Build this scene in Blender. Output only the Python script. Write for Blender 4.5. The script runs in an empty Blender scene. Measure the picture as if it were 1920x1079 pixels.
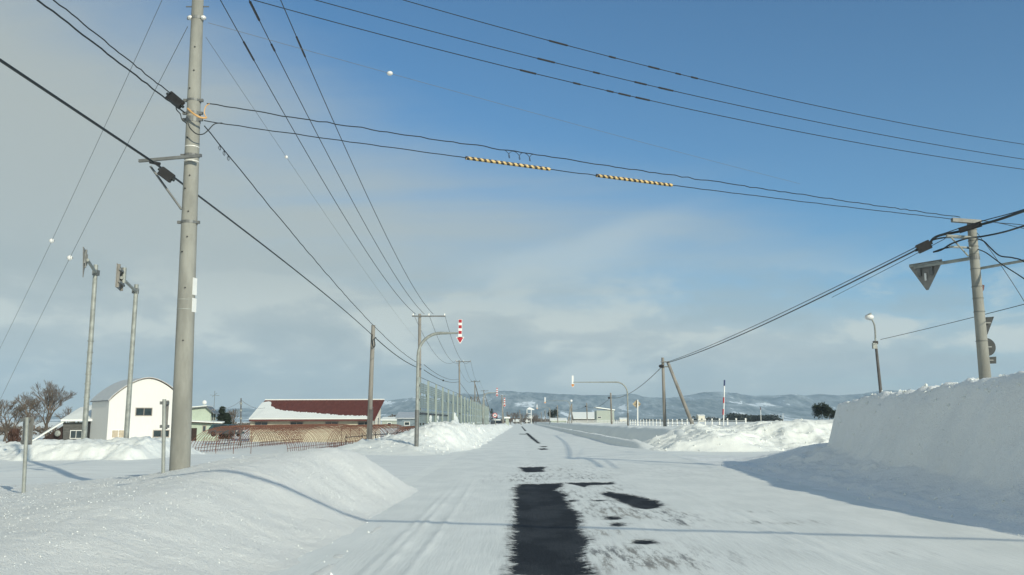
import bpy, math, random
import numpy as np
from mathutils import Vector, Matrix

random.seed(7)
S = bpy.context.scene
COL = S.collection
R = math.radians

# ------------------------------------------------------------------ camera
F = 1600.0; CX, CY = 960.0, 539.5; HOR = 790.0; VPX = 978.0; CAMZ = 1.5
PITCH = math.atan((HOR - CY) / F)
YAW = math.atan((VPX - CX) / F * math.cos(PITCH))
cd = bpy.data.cameras.new('camera'); cam = bpy.data.objects.new('camera', cd); COL.objects.link(cam)
cam.location = (0, 0, CAMZ)
cam.rotation_euler = (math.pi / 2 + PITCH, 0, YAW)
cd.sensor_width = 36.0; cd.lens = F / 1920.0 * 36.0
cd.clip_start = 0.1; cd.clip_end = 60000
S.camera = cam
MW = (Matrix.Rotation(YAW, 3, 'Z') @ Matrix.Rotation(math.pi / 2 + PITCH, 3, 'X'))
def ray(px, py):
    return MW @ Vector(((px - CX) / F, -(py - CY) / F, -1.0))
def P(px, py, Y):
    d = ray(px, py); return Vector((0, 0, CAMZ)) + d * (Y / d.y)
def G(px, py, z=0.0):
    d = ray(px, py); return Vector((0, 0, CAMZ)) + d * ((z - CAMZ) / d.z)
def proj(p):
    q = MW.transposed() @ (Vector(p) - Vector((0, 0, CAMZ)))
    return (CX + F * q.x / -q.z, CY - F * q.y / -q.z)

# ------------------------------------------------------------------ light
SUN_EL = R(22.0); SUN_AZ = math.atan2(0.58, -0.81)      # clockwise from +Y
sdir = Vector((math.sin(SUN_AZ) * math.cos(SUN_EL), math.cos(SUN_AZ) * math.cos(SUN_EL), math.sin(SUN_EL)))
sl = bpy.data.lights.new('sun', 'SUN'); sl.energy = 3.85; sl.angle = R(0.5); sl.color = (1.0, 0.945, 0.76)
so = bpy.data.objects.new('sun', sl); COL.objects.link(so)
so.rotation_euler = sdir.to_track_quat('Z', 'Y').to_euler(); so.location = (20, -30, 30)
S.view_settings.view_transform = 'Standard'; S.view_settings.look = 'None'
S.view_settings.exposure = 0.15; S.view_settings.gamma = 1.0
S.render.engine = 'CYCLES'
S.cycles.use_denoising = True
S.cycles.max_bounces = 6; S.cycles.diffuse_bounces = 3; S.cycles.glossy_bounces = 2; S.cycles.volume_bounces = 1

class NT:
    """tiny node helper"""
    def __init__(s, nt): s.nt = nt; s.N = nt.nodes; s.L = nt.links
    def n(s, t, **kw):
        x = s.N.new(t)
        for k, v in kw.items():
            if k == 'inp':
                for a, b in v.items():
                    if isinstance(b, bpy.types.NodeSocket): s.L.new(b, x.inputs[a])
                    else: x.inputs[a].default_value = b
            else: setattr(x, k, v)
        return x
    def math(s, op, a, b=0.0, c=None, clamp=False):
        x = s.N.new('ShaderNodeMath'); x.operation = op; x.use_clamp = clamp
        for i, v in enumerate([a, b] + ([c] if c is not None else [])):
            if isinstance(v, bpy.types.NodeSocket): s.L.new(v, x.inputs[i])
            else: x.inputs[i].default_value = v
        return x.outputs[0]
    def mix(s, f, a, b, blend='MIX'):
        x = s.N.new('ShaderNodeMix'); x.data_type = 'RGBA'; x.blend_type = blend
        for k, v in ((0, f), (6, a), (7, b)):
            if isinstance(v, bpy.types.NodeSocket): s.L.new(v, x.inputs[k])
            elif k == 0: x.inputs[0].default_value = v
            else: x.inputs[k].default_value = (*v, 1.0)
        return x.outputs[2]
    def noise(s, vec, scale, detail=4, rough=0.55, dist=0.0):
        x = s.n('ShaderNodeTexNoise', inp={'Scale': scale, 'Detail': detail, 'Roughness': rough, 'Distortion': dist})
        if vec is not None: s.L.new(vec, x.inputs['Vector'])
        return x.outputs[0]
    def ramp(s, v, lo, hi, a=0.0, b=1.0):
        x = s.N.new('ShaderNodeMapRange'); x.interpolation_type = 'SMOOTHSTEP'
        s.L.new(v, x.inputs[0])
        for i, q in enumerate((lo, hi, a, b)): x.inputs[i + 1].default_value = q
        return x.outputs[0]
    def mapping(s, vec, scale=(1, 1, 1), rot=(0, 0, 0), loc=(0, 0, 0)):
        x = s.n('ShaderNodeMapping', inp={'Scale': scale, 'Rotation': rot, 'Location': loc}); s.L.new(vec, x.inputs[0]); return x.outputs[0]

# ------------------------------------------------------------------ sky
W = bpy.data.worlds.new('World'); S.world = W; W.use_nodes = True
w = NT(W.node_tree); W.node_tree.nodes.clear()
SKY_STRENGTH = 0.1
sky = w.n('ShaderNodeTexSky', sky_type='NISHITA', sun_disc=False, sun_elevation=SUN_EL, sun_rotation=SUN_AZ,
          altitude=100, air_density=1.0, dust_density=0.6, ozone_density=1.6)
tc = w.n('ShaderNodeTexCoord').outputs['Generated']
sep = w.n('ShaderNodeSeparateXYZ'); w.L.new(tc, sep.inputs[0])
dx, dy, dz = sep.outputs
zc = w.math('MAXIMUM', dz, 0.0)
den = w.math('ADD', zc, 0.12)
plx = w.math('DIVIDE', dx, den); ply = w.math('DIVIDE', dy, den)
pl = w.n('ShaderNodeCombineXYZ'); w.L.new(plx, pl.inputs[0]); w.L.new(ply, pl.inputs[1])
nz1 = w.noise(w.mapping(pl.outputs[0], (0.45, 1.3, 1), (0, 0, 0.55)), 1.0, 6, 0.5, 0.6)
nz2 = w.noise(w.mapping(tc, (2.2, 2.2, 7.0)), 2.0, 5, 0.55, 0.3)
v = w.math('ADD', w.math('MULTIPLY', dx, -1.10), w.math('MULTIPLY', zc, -1.75))
v = w.math('ADD', v, 0.93)
v = w.math('ADD', v, w.math('MULTIPLY', w.math('SUBTRACT', nz1, 0.5), 0.9))
v = w.math('ADD', v, w.math('MULTIPLY', w.math('SUBTRACT', nz2, 0.5), 0.3))
v = w.math('ADD', v, w.math('MULTIPLY', w.ramp(dz, 0.5, 0.75), 0.65))  # extra veil overhead, out of view, added to brighten the ambient light
v = w.math('ADD', v, w.math('MULTIPLY', w.ramp(dy, 0.2, -0.5), 0.45))  # unseen veil behind the camera, added for brighter, less blue ambient
v = w.math('SUBTRACT', v, w.math('MULTIPLY', w.math('MULTIPLY', w.ramp(dz, 0.24, 0.40), w.ramp(dz, 0.6, 0.5)), w.math('MULTIPLY', w.ramp(dx, -0.35, -0.05), 0.22)))
# a thin diagonal wisp
az_ = w.math('DIVIDE', dx, w.math('MAXIMUM', dy, 0.05)); el_ = w.math('DIVIDE', dz, w.math('MAXIMUM', dy, 0.05))
off_ = w.math('SUBTRACT', el_, w.math('MULTIPLY_ADD', w.math('MULTIPLY', az_, az_), 0.6, w.math('MULTIPLY_ADD', az_, 0.16, 0.190)))
off_ = w.math('ADD', off_, w.math('MULTIPLY', w.math('SUBTRACT', nz2, 0.5), 0.05))
wisp = w.math('MULTIPLY', w.ramp(off_, -0.045, 0.0), w.ramp(off_, 0.028, 0.002))
wisp = w.math('MULTIPLY', wisp, w.math('MULTIPLY', w.ramp(az_, -0.12, 0.02), w.ramp(az_, 0.26, 0.10)))
v = w.math('ADD', v, w.math('MULTIPLY', w.ramp(dz, 0.15, 0.06), 0.36))
wisp = w.math('MULTIPLY', wisp, w.ramp(dy, 0.2, 0.5))
veil = w.ramp(v, 0.16, 0.92)
# soft cumulus banks low over the hills
cn = w.noise(w.mapping(tc, (3.0, 3.0, 7.5), (0, 0, 0), (0.35, 0.0, 0.1)), 2.6, 6, 0.55, 0.2)
band = w.math('MULTIPLY', w.ramp(dz, 0.015, 0.055), w.ramp(dz, 0.20, 0.08))
cum = w.math('MULTIPLY', w.ramp(cn, 0.48, 0.60), band)
dark = w.math('MULTIPLY', w.ramp(cn, 0.50, 0.36), w.ramp(dz, 0.24, 0.06))
GREY = (3.95, 4.28, 3.98); LIGHT = (6.0, 6.3, 5.6); SHADE = (2.75, 3.35, 3.4)
skyc = w.mix(1.0, sky.outputs[0], (0.40, 0.80, 1.04), 'MULTIPLY')
c = w.mix(w.math('MULTIPLY', veil, 0.95), skyc, GREY)
hb = w.math('MULTIPLY', w.ramp(dz, 0.045, 0.09), w.ramp(dz, 0.17, 0.09))
c = w.mix(w.math('MULTIPLY', hb, w.math('MULTIPLY', nz2, 0.9)), c, (4.6, 4.95, 4.7))
c = w.mix(w.math('MULTIPLY', wisp, 0.32), c, LIGHT)
c = w.mix(w.math('MULTIPLY', dark, 0.55), c, SHADE)
c = w.mix(w.math('MULTIPLY', cum, 0.85), c, LIGHT)
bg = w.n('ShaderNodeBackground', inp={'Color': c, 'Strength': SKY_STRENGTH})
out = w.n('ShaderNodeOutputWorld'); w.L.new(bg.outputs[0], out.inputs[0])

# ------------------------------------------------------------------ materials
def new_mat(name):
    m = bpy.data.materials.new(name); m.use_nodes = True
    t = NT(m.node_tree); b = t.N['Principled BSDF']
    return m, t, b
def pmat(name, col, rough=0.6, var=0.25, scale=6.0, metal=0.0, bump=0.1, bscale=40, col2=None, stretch=(1, 1, 1)):
    m, t, b = new_mat(name)
    geo = t.n('ShaderNodeTexCoord').outputs['Object']
    mp = t.mapping(geo, stretch)
    nz = t.noise(mp, scale, 5, 0.6)
    lo = tuple(x * (1 - var) for x in col); hi = tuple(min(1, x * (1 + var)) for x in (col2 or col))
    t.L.new(t.mix(t.ramp(nz, 0.3, 0.7), lo, hi), b.inputs['Base Color'])
    b.inputs['Roughness'].default_value = rough; b.inputs['Metallic'].default_value = metal
    if bump:
        bp = t.n('ShaderNodeBump', inp={'Strength': bump, 'Distance': 0.02, 'Height': t.noise(mp, bscale, 3)})
        t.L.new(bp.outputs[0], b.inputs['Normal'])
    return m

def snow_mat(name, col=(0.84, 0.86, 0.825), bump=0.5, dirt=0.0, lump=1.0):
    m, t, b = new_mat(name)
    geo = t.n('ShaderNodeNewGeometry').outputs['Position']
    n1 = t.noise(geo, 0.7, 5, 0.6); n2 = t.noise(geo, 9.0 * lump, 5, 0.65); n3 = t.noise(geo, 45 * lump, 3, 0.6)
    c = t.mix(t.ramp(n1, 0.3, 0.7), tuple(x * 0.95 for x in col), col)
    if dirt:
        nd = t.noise(t.mapping(geo, (1.4, 0.5, 3)), 2.2, 6, 0.7)
        c = t.mix(t.ramp(nd, 0.58, 0.8, 0, dirt), c, (0.42, 0.40, 0.37))
    t.L.new(c, b.inputs['Base Color']); b.inputs['Roughness'].default_value = 0.75
    b.inputs['Specular IOR Level'].default_value = 0.25
    h = t.math('ADD', t.math('MULTIPLY', n2, 0.45), t.math('MULTIPLY', n3, 0.45))
    bp = t.n('ShaderNodeBump', inp={'Strength': bump, 'Distance': 0.06, 'Height': h})
    t.L.new(bp.outputs[0], b.inputs['Normal'])
    return m
M = {}
M['snow'] = snow_mat('snow', bump=0.35)
M['mound'] = snow_mat('crusted mound snow', col=(0.91, 0.92, 0.89), bump=0.9, lump=1.9)
M['snow_pile'] = snow_mat('snow pile', bump=0.9, dirt=0.12, lump=0.7)
M['snow_wall'] = snow_mat('snow wall', col=(0.88, 0.90, 0.89), bump=1.0, dirt=0.2, lump=0.6)
M['snow_roof'] = snow_mat('roof snow', bump=0.3)
M['concrete'] = pmat('pole concrete', (0.27, 0.268, 0.238), 0.85, 0.22, 3.0, bump=0.15, bscale=60, stretch=(1, 1, 0.25))
M['pole_grey'] = pmat('weathered pole', (0.24, 0.225, 0.20), 0.85, 0.25, 2.0, bump=0.2, stretch=(1, 1, 0.2))
M['pole_dark'] = pmat('dark pole', (0.11, 0.105, 0.10), 0.8, 0.25, 2.0, bump=0.2)
M['galv'] = pmat('galvanised steel', (0.30, 0.315, 0.29), 0.55, 0.2, 5.0, 0.2, bump=0.05)
M['galv_dark'] = pmat('dull steel', (0.17, 0.175, 0.17), 0.55, 0.2, 5.0, 0.3, bump=0.05)
M['signback'] = pmat('sign back', (0.24, 0.235, 0.22), 0.6, 0.15, 8.0, 0.2, bump=0.05)
M['cable'] = pmat('black cable', (0.014, 0.020, 0.022), 0.5, 0.2, 8.0, bump=0)
M['thin_wire'] = pmat('thin wire', (0.16, 0.17, 0.17), 0.5, 0.1, 8.0, bump=0)
M['black'] = pmat('black plastic', (0.02, 0.02, 0.021), 0.5, 0.3, 12.0, bump=0.1)
M['porcelain'] = pmat('porcelain', (0.75, 0.74, 0.70), 0.25, 0.06, 12.0, bump=0)
M['white'] = pmat('white paint', (0.76, 0.76, 0.73), 0.5, 0.06, 5.0, bump=0.03)
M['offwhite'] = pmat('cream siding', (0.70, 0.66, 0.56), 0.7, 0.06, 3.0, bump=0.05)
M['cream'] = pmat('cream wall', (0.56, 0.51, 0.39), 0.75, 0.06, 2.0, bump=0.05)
M['green'] = pmat('pale green siding', (0.42, 0.49, 0.40), 0.7, 0.05, 3.0, bump=0.05)
M['barn_wall'] = pmat('barn siding', (0.69, 0.68, 0.645), 0.7, 0.04, 3.0, bump=0.1, stretch=(6, 6, .4))
M['pale_grey'] = pmat('pale grey siding', (0.36, 0.40, 0.35), 0.7, 0.06, 3.0, bump=0.1)
M['barn_roof'] = pmat('pale metal roof', (0.50, 0.53, 0.55), 0.45, 0.08, 2.0, 0.2, bump=0.05)
M['red_roof'] = pmat('maroon metal roof', (0.125, 0.035, 0.025), 0.8, 0.18, 0.8, 0.0, bump=0.08, stretch=(4, 1, 1))
M['grey_roof'] = pmat('grey metal roof', (0.15, 0.165, 0.17), 0.45, 0.2, 2.0, 0.2, bump=0.05)
M['trim_red'] = pmat('red brown trim', (0.12, 0.035, 0.03), 0.6, 0.2, 4.0, bump=0.05)
M['trim'] = pmat('trim', (0.35, 0.30, 0.26), 0.6, 0.1, 4.0, bump=0.0)
M['boards'] = pmat('dark boards', (0.10, 0.10, 0.095), 0.85, 0.35, 4.0, bump=0.3, stretch=(0.3, 0.3, 5))
M['brown_dark'] = pmat('dark brown timber', (0.035, 0.02, 0.017), 0.85, 0.4, 4.0, bump=0.3)
M['glass'] = pmat('window glass', (0.035, 0.05, 0.055), 0.08, 0.3, 1.0, bump=0)
M['glass'].node_tree.nodes['Principled BSDF'].inputs['Specular IOR Level'].default_value = 0.8
M['curtain'] = pmat('curtained window', (0.45, 0.38, 0.28), 0.5, 0.15, 3.0, bump=0)
M['sign_dark'] = pmat('dark sign back', (0.055, 0.06, 0.06), 0.8, 0.15, 5.0, bump=0)
M['rust'] = pmat('rusty pipe', (0.13, 0.052, 0.036), 0.75, 0.4, 9.0, bump=0.1, col2=(0.18, 0.08, 0.05))
M['iron'] = pmat('dark pipe', (0.075, 0.055, 0.045), 0.65, 0.35, 9.0, 0.2, bump=0.1)
M['bark'] = pmat('bark', (0.105, 0.085, 0.068), 0.9, 0.35, 5.0, bump=0.3)
M['twig'] = pmat('twigs', (0.135, 0.108, 0.085), 0.9, 0.3, 1.0, bump=0)
M['needles'] = pmat('needles', (0.028, 0.042, 0.026), 0.8, 0.45, 0.7, bump=0)
M['needles_far'] = pmat('far conifers', (0.035, 0.045, 0.038), 0.85, 0.4, 0.1, bump=0)
M['rust_bush'] = pmat('russet foliage', (0.075, 0.04, 0.03), 0.9, 0.4, 1.5, bump=0)
M['red'] = pmat('signal red', (0.42, 0.025, 0.035), 0.4, 0.1, 5.0, bump=0)
M['redwhite'] = pmat('reflective white', (0.80, 0.80, 0.78), 0.35, 0.04, 5.0, bump=0)
M['sunlit_orange'] = pmat('orange sheet', (0.62, 0.24, 0.04), 0.4, 0.1, 5.0, bump=0)  # sun reflecting off the marker backs, painted in as a colour
M['tan'] = pmat('faded yellow sign', (0.42, 0.34, 0.22), 0.5, 0.12, 5.0, bump=0)
M['blue'] = pmat('navy paint', (0.03, 0.05, 0.14), 0.4, 0.1, 5.0, bump=0)
M['yellow'] = pmat('yellow sleeve', (0.62, 0.44, 0.18), 0.5, 0.12, 5.0, bump=0)
M['amber'] = pmat('amber tube', (0.62, 0.36, 0.14), 0.5, 0.12, 5.0, bump=0)
M['teal_paint'] = pmat('teal car paint', (0.03, 0.085, 0.10), 0.3, 0.1, 2.0, bump=0)
M['dark_paint'] = pmat('dark car paint', (0.03, 0.03, 0.035), 0.3, 0.1, 2.0, bump=0)
M['rubber'] = pmat('rubber', (0.02, 0.02, 0.02), 0.8, 0.1, 2.0, bump=0)
M['fence_panel'] = pmat('snow fence panel', (0.24, 0.285, 0.27), 0.55, 0.12, 1.0, 0.2, bump=0)
M['fence_post'] = pmat('snow fence post', (0.31, 0.36, 0.33), 0.5, 0.1, 1.0, 0.1, bump=0)
M['blue_grey'] = pmat('blue grey siding', (0.20, 0.25, 0.28), 0.6, 0.1, 1.0, bump=0)

# ------------------------------------------------------------------ object helpers
def tag(o, label=None, cat=None, group=None, kind=None):
    if label: o['label'] = label
    if cat: o['category'] = cat
    if group: o['group'] = group
    if kind: o['kind'] = kind
    return o
def thing(name, label, cat, loc, group=None):
    o = bpy.data.objects.new(name, None); COL.objects.link(o); o.location = loc; o.empty_display_size = 0.3
    return tag(o, label, cat, group)
def copy_tree(o, parent=None):
    c = o.copy(); COL.objects.link(c)
    if parent is not None: c.parent = parent
    for ch in list(o.children): copy_tree(ch, c)
    return c
class MB:
    def __init__(s): s.v = []; s.f = []; s.mi = []; s.cur = 0
    def add(s, vs, fs):
        k = len(s.v); s.v += [tuple(q) for q in vs]
        for f in fs: s.f.append(tuple(k + i for i in f)); s.mi.append(s.cur)
    def box(s, c, size, ux=(1, 0, 0), uy=(0, 1, 0), uz=(0, 0, 1)):
        c = Vector(c); ux = Vector(ux).normalized() * size[0] / 2; uy = Vector(uy).normalized() * size[1] / 2; uz = Vector(uz).normalized() * size[2] / 2
        vs = [c + a * ux + b * uy + d * uz for d in (-1, 1) for b in (-1, 1) for a in (-1, 1)]
        s.add(vs, [(0, 2, 3, 1), (4, 5, 7, 6), (0, 1, 5, 4), (2, 6, 7, 3), (0, 4, 6, 2), (1, 3, 7, 5)]); return s
    def tube(s, pts, rad, seg=8, cap=True):
        pts = [Vector(p) for p in pts]; n = len(pts)
        if not hasattr(rad, '__len__'): rad = [rad] * n
        rings = []; prev = None
        for i, p in enumerate(pts):
            d = (pts[min(i + 1, n - 1)] - pts[max(i - 1, 0)]).normalized()
            if prev is None:
                a = d.cross(Vector((0, 0, 1)));
                if a.length < 1e-3: a = Vector((1, 0, 0))
            else: a = prev - d * prev.dot(d)
            a.normalize(); prev = a; b = d.cross(a)
            rings.append([p + (a * math.cos(2 * math.pi * j / seg) + b * math.sin(2 * math.pi * j / seg)) * rad[i] for j in range(seg)])
        vs = [q for r in rings for q in r]; fs = []
        for i in range(n - 1):
            for j in range(seg):
                k = (j + 1) % seg; fs.append((i * seg + j, i * seg + k, (i + 1) * seg + k, (i + 1) * seg + j))
        if cap: fs.append(tuple(range(seg))[::-1]); fs.append(tuple((n - 1) * seg + j for j in range(seg)))
        s.add(vs, fs); return s
    def prism(s, poly, ext):
        """poly: 3-D points, ext: extrusion vector"""
        poly = [Vector(p) for p in poly]; e = Vector(ext); n = len(poly)
        s.add(poly + [p + e for p in poly], [tuple(range(n))[::-1], tuple(range(n, 2 * n))] + [(i, (i + 1) % n, n + (i + 1) % n, n + i) for i in range(n)]); return s
    def ball(s, c, r, seg=10, sc=(1, 1, 1)):
        vs = []; fs = []; m = seg // 2
        for i in range(m + 1):
            th = math.pi * i / m
            for j in range(seg):
                ph = 2 * math.pi * j / seg
                vs.append(Vector(c) + Vector((r * sc[0] * math.sin(th) * math.cos(ph), r * sc[1] * math.sin(th) * math.sin(ph), r * sc[2] * math.cos(th))))
        for i in range(m):
            for j in range(seg):
                k = (j + 1) % seg; fs.append((i * seg + j, (i + 1) * seg + j, (i + 1) * seg + k, i * seg + k))
        s.add(vs, fs); return s
    def build(s, name, mat, parent=None, smooth=False, off=None):
        me = bpy.data.meshes.new(name)
        o3 = Vector(off) if off is not None else (wloc(parent) if parent else Vector((0, 0, 0)))
        me.from_pydata([(x - o3.x, y - o3.y, z - o3.z) for x, y, z in s.v], [], s.f)
        for mm in (mat if isinstance(mat, (list, tuple)) else [mat]): me.materials.append(mm)
        if max(s.mi, default=0) > 0: me.polygons.foreach_set('material_index', s.mi)
        if smooth:
            me.polygons.foreach_set('use_smooth', [True] * len(me.polygons))
            me.set_sharp_from_angle(angle=R(40)) if hasattr(me, 'set_sharp_from_angle') else None
        me.update()
        o = bpy.data.objects.new(name, me); COL.objects.link(o)
        if parent: o.parent = parent
        elif off is not None: o.location = off
        return o
def wloc(o):
    l = Vector((0, 0, 0))
    while o is not None: l = l + o.location; o = o.parent
    return l

# ------------------------------------------------------------------ noise for terrain
RNG = np.random.RandomState(3); PERM = RNG.permutation(4096)
def _h(ix, iy): return PERM[(PERM[ix & 4095] + iy) & 4095] / 4095.0
def vnoise(x, y):
    ix = np.floor(x).astype(int); iy = np.floor(y).astype(int); fx = x - ix; fy = y - iy
    fx = fx * fx * fx * (fx * (fx * 6 - 15) + 10); fy = fy * fy * fy * (fy * (fy * 6 - 15) + 10)
    a = _h(ix, iy) * (1 - fx) + _h(ix + 1, iy) * fx; b = _h(ix, iy + 1) * (1 - fx) + _h(ix + 1, iy + 1) * fx
    return (a * (1 - fy) + b * fy) * 2 - 1
def fbm(x, y, o=4, g=0.5):
    r = 0; a = 1; s = 0
    for i in range(o):
        r = r + a * vnoise(x + 17.3 * i, y - 9.1 * i); s += a; a *= g; x = x * 1.93 + 0.31 * y; y = y * 1.93 - 0.31 * x * 0.3
    return r / s
def billow(x, y, o=4, g=0.5):
    r = 0; a = 1; s = 0
    for i in range(o):
        r = r + a * np.abs(vnoise(x + 7.7 * i, y + 3.1 * i)); s += a; a *= g; x = x * 2.05; y = y * 2.05
    return 1 - 2 * r / s
def ss(a, b, x): t = np.clip((x - a) / (b - a), 0, 1); return t * t * (3 - 2 * t)
def lerpk(x, keys): return np.interp(x, [k[0] for k in keys], [k[1] for k in keys])

def gz(x, y):
    x = np.asarray(x, float); y = np.asarray(y, float)
    z = 1.0 * ss(8.0, 10.5, x) * ss(46, 50, y) * (1 - 0.0 * x)
    z = z - 1.3 * ss(-8.0, -12, x) * ss(37, 50, y)
    z = z + 0.9 * ss(10, 12, x) * ss(29, 25, y)
    z = z + 0.10 * fbm(x / 7.0, y / 7.0, 3) * ss(4.5, 9, np.abs(x - 1.8)) + 0.5 * fbm(x / 160.0 + 5, y / 160.0, 2) * ss(140, 500, y) * ss(10, 60, np.abs(x - 2))
    return z

def sheet(name, xs, ys, fz, mat, cull=None, attrs=None, loc=(0, 0, 0), smooth=True):
    X, Y = np.meshgrid(xs, ys); Z = fz(X, Y); nx, ny = len(xs), len(ys)
    V = np.stack([X, Y, Z], -1).reshape(-1, 3) - np.array(loc)
    i = np.arange((ny - 1) * (nx - 1)); r = i // (nx - 1); q = i % (nx - 1); a = r * nx + q
    Fc = np.stack([a, a + 1, a + nx + 1, a + nx], -1)
    if cull is not None:
        k = cull(X, Y, Z).reshape(-1); keep = ~(k[Fc].all(1)); Fc = Fc[keep]
        used = np.zeros(len(V), bool); used[Fc.reshape(-1)] = True; mp = np.cumsum(used) - 1
        Fc = mp[Fc]; V = V[used]
    else: used = np.ones(len(V), bool)
    me = bpy.data.meshes.new(name); me.vertices.add(len(V)); me.vertices.foreach_set('co', V.astype(np.float32).reshape(-1))
    me.loops.add(len(Fc) * 4); me.loops.foreach_set('vertex_index', Fc.astype(np.int32).reshape(-1))
    me.polygons.add(len(Fc)); me.polygons.foreach_set('loop_start', np.arange(len(Fc), dtype=np.int32) * 4)
    me.polygons.foreach_set('loop_total', np.full(len(Fc), 4, np.int32))
    me.polygons.foreach_set('use_smooth', np.full(len(Fc), smooth))
    me.update(); me.validate(); me.materials.append(mat)
    for an, fn in (attrs or {}).items():
        at = me.attributes.new(an, 'FLOAT', 'POINT'); at.data.foreach_set('value', fn(X, Y).reshape(-1)[used].astype(np.float32))
    o = bpy.data.objects.new(name, me); COL.objects.link(o); o.location = loc
    return o
def lines(*segs):
    out = []
    for a, b, st in segs: n = max(1, int(round(abs(b - a) / st))); out += list(np.linspace(a, b, n, endpoint=False))
    out.append(segs[-1][1]); return np.array(out)
def geo_lines(a, b, q):
    n = int(math.log(b / a) / q); return a * np.exp(np.linspace(0, math.log(b / a), n + 1))

# ------------------------------------------------------------------ ground
gx = np.concatenate([-geo_lines(40, 12000, 0.18)[::-1][:-1], lines((-40, 40, 0.5)), geo_lines(40, 12000, 0.18)[1:]])
gy = np.concatenate([-geo_lines(20, 3000, 0.4)[::-1][:-1], lines((-20, 70, 0.7)), geo_lines(70, 9000, 0.06)[1:]])
o = sheet('snowy_ground', gx, gy, gz, M['snow']); tag(o, kind='structure', label='flat snow covered fields and ground')

# distant hills
ridge = [(-900, 790), (-200, 786), (120, 780), (300, 772), (425, 767), (480, 764), (560, 762), (640, 758), (722, 752), (765, 747), (820, 744), (870, 740), (900, 742), (930, 736),
         (945, 732), (980, 735), (1000, 736.5), (1040, 739), (1070, 741), (1100, 742), (1150, 742), (1180, 739), (1209, 743), (1245, 742), (1280, 740), (1316, 736),
         (1345, 735), (1380, 736), (1412, 740), (1449, 742), (1487, 740), (1505, 743), (1530, 740), (1562, 742), (1600, 740), (1640, 734), (1660, 732.5), (1690, 734), (1800, 738), (2300, 742), (3000, 760)]
def hill_z(X, Y):
    px = VPX + F * X / Y
    hr = (HOR - lerpk(px, ridge)) / F * 7600 + CAMZ
    rampf = ss(4300, 7600, Y) ** 1.25
    n = fbm(X / 600.0, Y / 2600.0, 6, 0.55)
    n2 = billow(X / 330.0 + 3, Y / 1500.0, 5, 0.55)
    z = hr * rampf * (1 + 0.75 * n * (1 - 0.9 * ss(6700, 7600, Y))) + 60 * n2 * rampf * (1 - 0.75 * ss(6900, 7600, Y)) + 16 * fbm(X / 110., Y / 420., 4, 0.6) * rampf - 12 * rampf
    z = z * (1 - 0.35 * ss(7700, 9000, Y))
    zm = (HOR - lerpk(px, ridge)) / F * Y + CAMZ + 5 * fbm(X / 90., Y / 90., 3)
    k = 8.0; z = -k * np.log(np.exp(-z / k) + np.exp(-zm / k)) if False else np.where(z > zm - 6, zm - 6 + (z - zm + 6) * .12, z)
    return z - 4 * (1 - ss(4300, 4700, Y))
m, t, b = new_mat('hill forest and snow')
geo = t.n('ShaderNodeNewGeometry'); pos = geo.outputs['Position']
sp = t.n('ShaderNodeSeparateXYZ'); t.L.new(pos, sp.inputs[0])
a1 = t.noise(t.mapping(pos, (1, 0.12, 3.0)), 0.0045, 6, 0.62, 0.4); a2 = t.noise(t.mapping(pos, (1, .10, 1.2)), 0.028, 5, 0.75)
low = t.ramp(sp.outputs[2], 75, 15)
f1 = t.math('ADD', a1, t.math('MULTIPLY', t.math('SUBTRACT', a2, 0.5), 0.3))
f1 = t.math('ADD', f1, t.math('MULTIPLY', low, 0.07))
cc = t.mix(t.ramp(a2, 0.35, 0.65), (0.030, 0.042, 0.040), (0.16, 0.18, 0.17))
cc = t.mix(t.ramp(f1, 0.42, 0.66, 0, 0.55), cc, (0.42, 0.46, 0.47))
cc = t.mix(t.ramp(f1, 0.625, 0.645), cc, (0.80, 0.83, 0.85))
t.L.new(cc, b.inputs['Base Color']); b.inputs['Roughness'].default_value = 0.95; b.inputs['Specular IOR Level'].default_value = 0.0
M['hill'] = m
o = sheet('hills', np.linspace(-6500, 6800, 800), lines((4300, 8600, 26)), hill_z, M['hill']); tag(o, kind='structure', label='low forested hills on the horizon')

# ------------------------------------------------------------------ road, with asphalt showing through packed snow
def poly_px(pts): return [tuple(G(x, y)[:2]) for x, y in pts]
BARE = [poly_px(q) for q in [
    [(955, 1085), (957, 1050), (961, 1000), (965, 960), (966, 930), (963, 920), (975, 911), (1056, 909), (1053, 916), (1043, 922), (1062, 931), (1066, 948), (1069, 958), (1084, 963), (1091, 974), (1087, 985), (1091, 1000), (1103, 1020), (1096, 1050), (1090, 1058), (1100, 1066), (1115, 1085)],
    [(1056, 909.2), (1090, 908), (1148, 907), (1150, 911), (1130, 912), (1105, 913), (1096, 917), (1082, 914), (1070, 911)],
    [(1124, 928), (1140, 925), (1165, 928), (1200, 935), (1230, 943), (1243, 950), (1236, 956), (1210, 959), (1188, 955), (1165, 945), (1150, 938)],
    [(974, 879), (990, 877.5), (1024, 878), (1018, 883), (1022, 887), (985, 888), (978, 884)],
    [(1133, 974), (1150, 973), (1166, 976), (1158, 980), (1140, 980)],
    [(1143, 987), (1160, 985), (1174, 988), (1160, 992), (1148, 991)],
    [(1180, 1020), (1200, 1017), (1222, 1019), (1228, 1023), (1210, 1027), (1186, 1025)],
    [(1104, 942), (1122, 940.5), (1138, 942), (1120, 944.5)],
    [(1062, 942), (1078, 941), (1084, 943.5), (1068, 946)],
    [(985, 813), (990, 813), (1004, 825), (1013, 833), (1008, 833), (996, 824)],
    [(1009, 843), (1022, 842), (1028, 844.5), (1014, 845.5)],
    [(977, 800), (979, 800), (987, 809), (984, 809)],
    [(1012, 838.5), (1026, 838), (1024, 840), (1014, 840)],
    [(974, 814.3), (986, 814.5), (986, 815.6), (974, 815.4)]]]
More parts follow.
